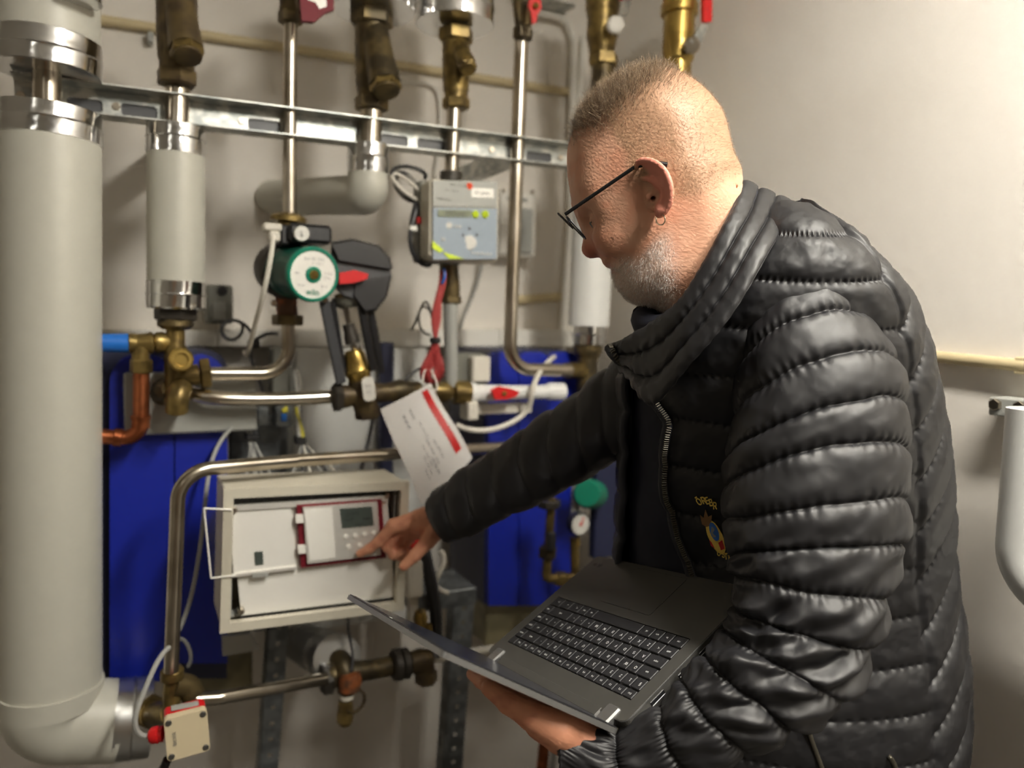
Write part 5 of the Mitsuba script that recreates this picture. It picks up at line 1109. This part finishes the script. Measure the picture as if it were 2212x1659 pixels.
# ------------------------------------------------------------------ collar: three tubes round the neck
top = [(1311, 747, .950), (1358, 722, .897), (1410, 685, .858), (1454, 652, .832), (1490, 604, .820), (1528, 542, .816), (1564, 480, .822), (1592, 430, .845), (1606, 384, .895)]
bot = [(1352, 800, .945), (1385, 850, .890), (1424, 872, .850), (1486, 800, .808), (1545, 732, .790), (1606, 646, .786), (1657, 552, .804), (1692, 488, .855), (1708, 446, .915)]
def mirror(l): return [(x, y, 2*m-z) for (x, y, z), m in zip(l, [.958, .956, .95, .945, .94, .93, .92, .905, .9])]
tp3 = np.array([Q(*q) for q in top + mirror(top[:-1])[::-1]]); bt3 = np.array([Q(*q) for q in bot + mirror(bot[:-1])[::-1]])
nu, nv = 420, 110
def arc(pts, n):
    s = np.arange(len(pts)); return CubicSpline(s, pts)(np.linspace(0, len(pts)-1, n))
A_, B_ = arc(tp3, nu), arc(bt3, nu); vv = np.linspace(0, 1, nv)[:, None, None]
Gc = A_[None]*(1-vv)+B_[None]*vv; ax = Gc.mean((0, 1)); cl = (A_+B_)/2
out = Gc - Gc.mean(1, keepdims=True); 
n_ = vnorm(Gc, False); s_ = np.sign((out*n_).sum()); n_ = n_*s_
v2 = np.broadcast_to(vv[..., 0], (nv, nu)); cq = v2*3
uu_ = np.broadcast_to(np.linspace(0, 1, nu)[None], (nv, nu)); front = ss(.22, .05, np.minimum(uu_, 1-uu_))
d_ = .0040*puff(cq) + .008*v2 - .001*seamline(cq) + (.0022*np.sin(uu_*260+12*wr(Gc, 20, 41))*np.exp(-(np.abs(cq-np.round(cq))/.25)**2))*(.25+.75*front) + wr(Gc, 40, 42)*.006*(.4+front)
Gc = Gc + n_*(d_-.004)[..., None]
if s_ < 0: Gc = Gc[:, ::-1]
add(man, 'jacket__collar', shell(Gc, False, .008), 'm_jacket', True)
# dark inner shirt collar under the chin
sc_ = [Q(x, y, z) for x, y, z in [(1392, 682, .93), (1420, 708, .885), (1474, 690, .858), (1540, 600, .848), (1590, 500, .862), (1612, 430, .895)]]
far = [Q(x, y, 2*.915-z) for x, y, z in [(1396, 682, .90), (1420, 706, .872), (1474, 690, .85), (1540, 600, .845), (1590, 500, .862)]]
add(man, 'shirt__collar', sweep(spl(sc_+far[::-1], 60), .016, 12), 'm_shirt', True)
# ------------------------------------------------------------------ zipper along the open front edges
def rowpt(y, ph, off=0.0):
    g, _, _, c = torso(np.array([[ph]]), np.array([y], float)); p = g[0, 0]; o = nrm(p-c[0]); return p+o*off
ed = Tg[:, -1] if sgn_ > 0 else Tg[:, 0]; sel = (yr > 795) & (yr < 1300); e_n = ed[sel][::4]; ctr = c_[sel][::4]; o_ = (e_n-ctr); o_ /= np.linalg.norm(o_, axis=1, keepdims=True)
lead = [Q(1316, 752, .945), Q(1338, 778, .935)]
zp = np.vstack([spl(np.vstack([lead, (e_n+o_*.002)[:3]]), 14), (e_n+o_*.002)[3:]])
add(man, 'jacket__zipper_tape', sweep(zp, .0065, 10), 'm_tape', True)
dz = np.r_[0, np.cumsum(np.linalg.norm(np.diff(zp, axis=0), axis=1))]; teeth = []
for s in np.arange(0, dz[-1], .0028):
    p = np.array([np.interp(s, dz, zp[:, k]) for k in range(3)]); p2 = np.array([np.interp(s+.002, dz, zp[:, k]) for k in range(3)])
    t = nrm(p2-p+1e-9); x = nrm(RT-t*(RT@t)); teeth.append(cbox([-.0030, -.0062, -.0008], [.0030, -.0046+.011-.0075, .0008], .0003, np.stack([x, nrm(np.cross(t, x))*np.sign(nrm(np.cross(t, x))@fw), t], 1), p-fw*.0035))
k = add(man, 'jacket__zipper_teeth', cat(teeth), 'm_zip', False); labels[k] = {'kind': 'stuff'}
ed = Tg[:, 0] if sgn_ > 0 else Tg[:, -1]; e_n = ed[sel][::4]
add(man, 'jacket__zipper_tape', sweep(e_n + RT*.002, .0055, 10), 'm_tape', True)
# side pocket zipper below the forearm
def surfpx(x, y):      # point of the jacket torso seen at this pixel
    q = to_px(G.reshape(-1, 3)); zc = (G.reshape(-1, 3)-CAM)@fw; d = np.hypot(q[:, 0]-x, q[:, 1]-y); j = np.where(d < d.min()+4)[0]; return G.reshape(-1, 3)[j[np.argmin(zc[j])]]
pz = spl([surfpx(1738, 1530)-fw*.003, surfpx(1752, 1590)-fw*.003, surfpx(1770, 1660)-fw*.003, surfpx(1786, 1730)-fw*.003], 20)
add(man, 'jacket__pocket_zipper', sweep(pz, .0032, 8), 'm_zip', True)
pz = spl([surfpx(1922, 1632)-fw*.002, surfpx(1936, 1660)-fw*.002, surfpx(1944, 1700)-fw*.002], 10)
add(man, 'jacket__zipper_pull', sweep(pz, .0036, 8), 'm_zip', True)
# embroidered emblem on the chest
o = surfpx(1540, 1140)-fw*.008
ez = nrm(UP*1.0-RT*.34); ex = nrm(RT*.80-fw*.35); ex = nrm(ex-ez*(ex@ez)*.0); en = nrm(np.cross(ex, ez)); en = en if en@fw < 0 else -en
EM = np.stack([ex, ez, en], 1); zq = (o-CAM)@fw; kq = zq/F
def ep(x, y): v = ray(x, y); t = ((o-CAM)@en)/(v@en); return CAM+v*t
def epoly(pts, h=.0012, off=0.0):
    q = np.array([[(ep(*p)-o)@nrm(np.cross(ez, en)), (ep(*p)-o)@ez] for p in pts]); return extrude(Polygon(q).buffer(0), h, np.stack([nrm(np.cross(ez, en)), ez, en], 1), o+en*off)
letters = []
for ch, x, y, r in [('Ö', 1506, 1083, .30), ('R', 1514, 1081, .14), ('E', 1522, 1081, .02), ('B', 1530, 1084, -.12), ('R', 1538, 1090, -.26)]:
    x_ = nrm(np.cross(ez, en)); a_x = x_*np.cos(r)+ez*np.sin(r); a_z = np.cross(en, a_x); a_z = a_z if a_z@UP > 0 else -a_z
    letters.append(text(ch, .0088, np.stack([a_x*.66, a_z, en], 1), surfpx(x, y)-fw*.0035, .0014, True))
for ch, x, y, r in [('O', 1552, 1196, -.35), ('S', 1558, 1199, -.3), ('T', 1564, 1203, -.25), ('Ä', 1570, 1208, -.2)]:
    x_ = nrm(np.cross(ez, en)); a_x = x_*np.cos(r)+ez*np.sin(r); a_z = np.cross(en, a_x); a_z = a_z if a_z@UP > 0 else -a_z
    letters.append(text(ch, .0078, np.stack([a_x*.62, a_z, en], 1), surfpx(x, y)-fw*.0035, .0014, True))
ov = lambda cx, cy, rx, ry, tilt: [(cx+rx*math.cos(t)*math.cos(tilt)-ry*math.sin(t)*math.sin(tilt), cy+rx*math.cos(t)*math.sin(tilt)+ry*math.sin(t)*math.cos(tilt)) for t in np.linspace(0, 2*np.pi, 24, endpoint=False)]
for m in letters: add(man, 'jacket__emblem_letter', m, 'm_gold', False)
add(man, 'jacket__emblem', epoly(ov(1546, 1160, 15, 40, -.42), .0010), 'm_gold', False, 'gold embroidered town emblem')
add(man, 'jacket__emblem_blue_oval', epoly(ov(1543, 1148, 8.5, 21, -.36), .0009, .0010), 'm_emblem_blue', False)
add(man, 'jacket__emblem_light_mark', epoly([(1538, 1136), (1545, 1142), (1540, 1150), (1548, 1158), (1542, 1160), (1536, 1150)], .0006, .0019), 'm_cable_grey', False)
add(man, 'jacket__emblem_crown', epoly([(1517, 1132), (1512, 1112), (1520, 1118), (1524, 1100), (1530, 1116), (1538, 1112), (1536, 1134), (1526, 1138)], .0012), 'm_emblem_brown', False)
add(man, 'jacket__emblem_red_panel', epoly([(1552, 1172), (1560, 1166), (1566, 1184), (1558, 1188)], .0006, .0010), 'm_red', False)
add(man, 'jacket__emblem_red_panel', epoly([(1532, 1164), (1538, 1172), (1544, 1184), (1536, 1178)], .0006, .0010), 'm_red', False)

# ================================================================== laptop
lap = thing('laptop', 'dark grey laptop held open on the man\'s left forearm', 'laptop')
mat('m_laptop', base_color=rgb(78, 77, 74), roughness=.42, metallic=.3)
mat('m_laptop_light', base_color=rgb(150, 150, 150), roughness=.3, metallic=.8)
mat('m_key', base_color=rgb(38, 38, 41), roughness=.5)
mat('m_legend', base_color=rgb(196, 196, 196), roughness=.6)
mat('m_screen', base_color=rgb(22, 24, 34), roughness=.12, specular=.6)
LS = 1.0
LM = np.array([[0.02387368, 0.87386717, -0.48557823], [-0.98596645, 0.10085814, 0.13303308], [0.16522776, 0.47558786, 0.86401156]])
LO = np.array([0.4326065964554678, 0.9067357122600681, 1.0434949352465597]); LO = CAM + (LO-CAM)*LS
lw, ld, lt = .318*LS, .222*LS, .0165
# local axes: x from the far end to the near end, y from the hinge to the palm rest, z up out of the keys
def L(lo, hi, c=.0008): return cbox(lo, hi, c, LM, LO)
def LX(poly, h, z=0.0): return extrude(poly, h, LM, LO+LM@np.array([0, 0, z]))
def LP(x, y, z): return LO + LM@np.array([x, y, z])
# deck with a recess for the keys
ks = np.array([.018*LS, .026*LS, .300*LS, .126*LS])    # key field x0, y0, x1, y1
deck = rrect(0, 0, lw, ld, .009)
add(lap, 'base', [LX(deck, lt-.0028, -lt), LX(deck.difference(sbox(*ks)), .0028, -.0028)], 'm_laptop', False)
add(lap, 'base_trim', LX(deck.buffer(.0006).difference(deck.buffer(-.0006)), .0012, -.0018), 'm_laptop_light', False)
add(lap, 'touchpad', LX(rrect(lw*.335, ld*.635, lw*.665, ld*.965, .003), .0003, .0002), 'm_laptop', False)
add(lap, 'touchpad_edge', LX(rrect(lw*.335, ld*.635, lw*.665, ld*.965, .003).buffer(.0005).difference(rrect(lw*.335, ld*.635, lw*.665, ld*.965, .003)), .0002, .0001), 'm_key', False)
# keys: x runs from the right end of the keyboard (far) to its left end (near)
rows = [
    ('Esc|F1|F2|F3|F4|F5|F6|F7|F8|F9|F10|F11|F12|Ins|Del|'.split('|')[:16], [1.0]*15 + [1.0]),
    (['§', '1', '2', '3', '4', '5', '6', '7', '8', '9', '0', '+', '´', 'back', 'home'], [1]*13+[2.0, 1.0]),
    (['tab', 'Q', 'W', 'E', 'R', 'T', 'Y', 'U', 'I', 'O', 'P', 'Å', '¨', 'ret', 'pgup'], [1.5]+[1]*12+[1.5, 1.0]),
    (['caps', 'A', 'S', 'D', 'F', 'G', 'H', 'J', 'K', 'L', 'Ö', 'Ä', "'", 'in', 'pgdn'], [1.75]+[1]*12+[1.25, 1.0]),
    (['shift', '<', 'Z', 'X', 'C', 'V', 'B', 'N', 'M', ',', '.', '-', 'shift', 'end'], [1.25]+[1]*11+[2.75, 1.0]),
    (['ctrl', 'fn', 'win', 'alt', '', 'alt', 'ctrl', '<', '^', '>'], [1.25, 1, 1, 1.25, 5.5, 1, 1, 1.33, 1.33, 1.34])]
kw, ch_ = ks[2]-ks[0], ks[3]-ks[1]; rh_ = [.78, 1, 1, 1, 1, 1]; ysum = 0; kleg = {}
TL = np.stack([LM@[-1, 0, 0], LM@[0, -1, 0], LM@[0, 0, 1]], 1)      # lettering reads from the palm rest side
for ri, (names, ws) in enumerate(rows):
    h = rh_[ri]/sum(rh_)*ch_; x = ks[2]; tot = sum(ws[:len(names)])
    for nme, w in zip(names, ws):
        w_ = w/tot*kw; g = .0011; y0 = ks[1]+ysum; x -= w_
        key = add(lap, 'key', L([x+g, y0+g, -.0026], [x+w_-g, y0+h-g, .0006], .0007), 'm_key', False)
        if nme:
            big = len(nme) == 1; hh = .0042 if big else .0024
            lg = text(nme, hh, TL, LP(x+w_*(.62 if big else .5), y0+h*.48, .0006), .0002)
            add(key, 'legend', lg, 'm_legend', False)
    ysum += h
# hinges, hinge cover, ports
add(lap, 'hinge_cover', L([lw*.13, -.011, -.012], [lw*.87, .006, .0005], .003), 'm_laptop', False)
for x in (.055, .88):
    add(lap, 'hinge', [L([lw*x, -.012, -.010], [lw*(x+.065), .012, .0030], .002)], 'm_laptop_light', False)
for y0, y1, z in ((.16, .26, .0044), (.36, .43, .003), (.52, .60, .003)):
    yy0, yy1 = ld*y0, ld*y1
    add(lap, 'port', L([lw-.002, yy0, -.0115], [lw+.0006, yy1, -.0115+z+.002], .0008), 'm_black', False)
    add(lap, 'port_rim', [L([lw-.001, yy0+.001, -.0112], [lw+.0011, yy1-.001, -.0100], .0003)], 'm_laptop_light', False)
st_ = [L([lw*.045, ld*.90, 0], [lw*.07, ld*.93, .0003], .0001), L([lw*.08, ld*.90, 0], [lw*.105, ld*.93, .0003], .0001)]
add(lap, 'deck_sticker', st_[0], 'm_black', False); add(lap, 'deck_sticker', st_[1], 'm_black', False)
# lid: opened to about 124 degrees
la = np.radians(120.0); ly = LM@np.array([0, np.cos(la), np.sin(la)]); lx_ = LM[:, 0]; lz = -np.cross(lx_, ly)
LL = np.stack([lx_, ly, lz], 1); ho = LP(0, -.006, -.006)
lz_s = 1.0
lid = rrect(0, .004, lw, .224*LS, .007)
add(lap, 'lid', extrude(lid, .0055, LL, ho-lz*.0055), 'm_laptop_light', False)
add(lap, 'bezel', extrude(lid.buffer(-.0012), .0012, LL, ho), 'm_black', False)
add(lap, 'screen', extrude(sbox(.006, .014, lw-.006, .217*LS), .0003, LL, ho+lz*.0013), 'm_screen', False)
add(lap, 'webcam', lathe(ho+lx_*lw*.5+ly*.2205*LS+lz*.0012, ho+lx_*lw*.5+ly*.2205*LS+lz*.0018, [(0, .0022), (1, .002)], 12), 'm_grey', False)

for nm, g in (('strainer_valve', 'strainer valves on the upright pipes'), ('insulation_cap', 'aluminium insulation caps at the top'), ('perforated_strut', 'perforated struts under the control box'), ('heat_exchanger', 'blue plate heat exchangers'),
              ('ball_valve', 'ball valves on the pipes'), ('steel_pipe', 'bare steel pipes'), ('insulated_pipe', 'insulated pipes'), ('electrical_tube', 'beige tubes on the walls'), ('cable', 'single cables'), ('cable_bundle', 'cable bundles'), ('copper_pipe', 'copper pipes'), ('circulation_pump', 'green pumps')):
    for k in labels:
        if (k == nm or (k.startswith(nm+'_') and k[len(nm)+1:].isdigit())) and 'category' in labels[k]: labels[k]['group'] = g
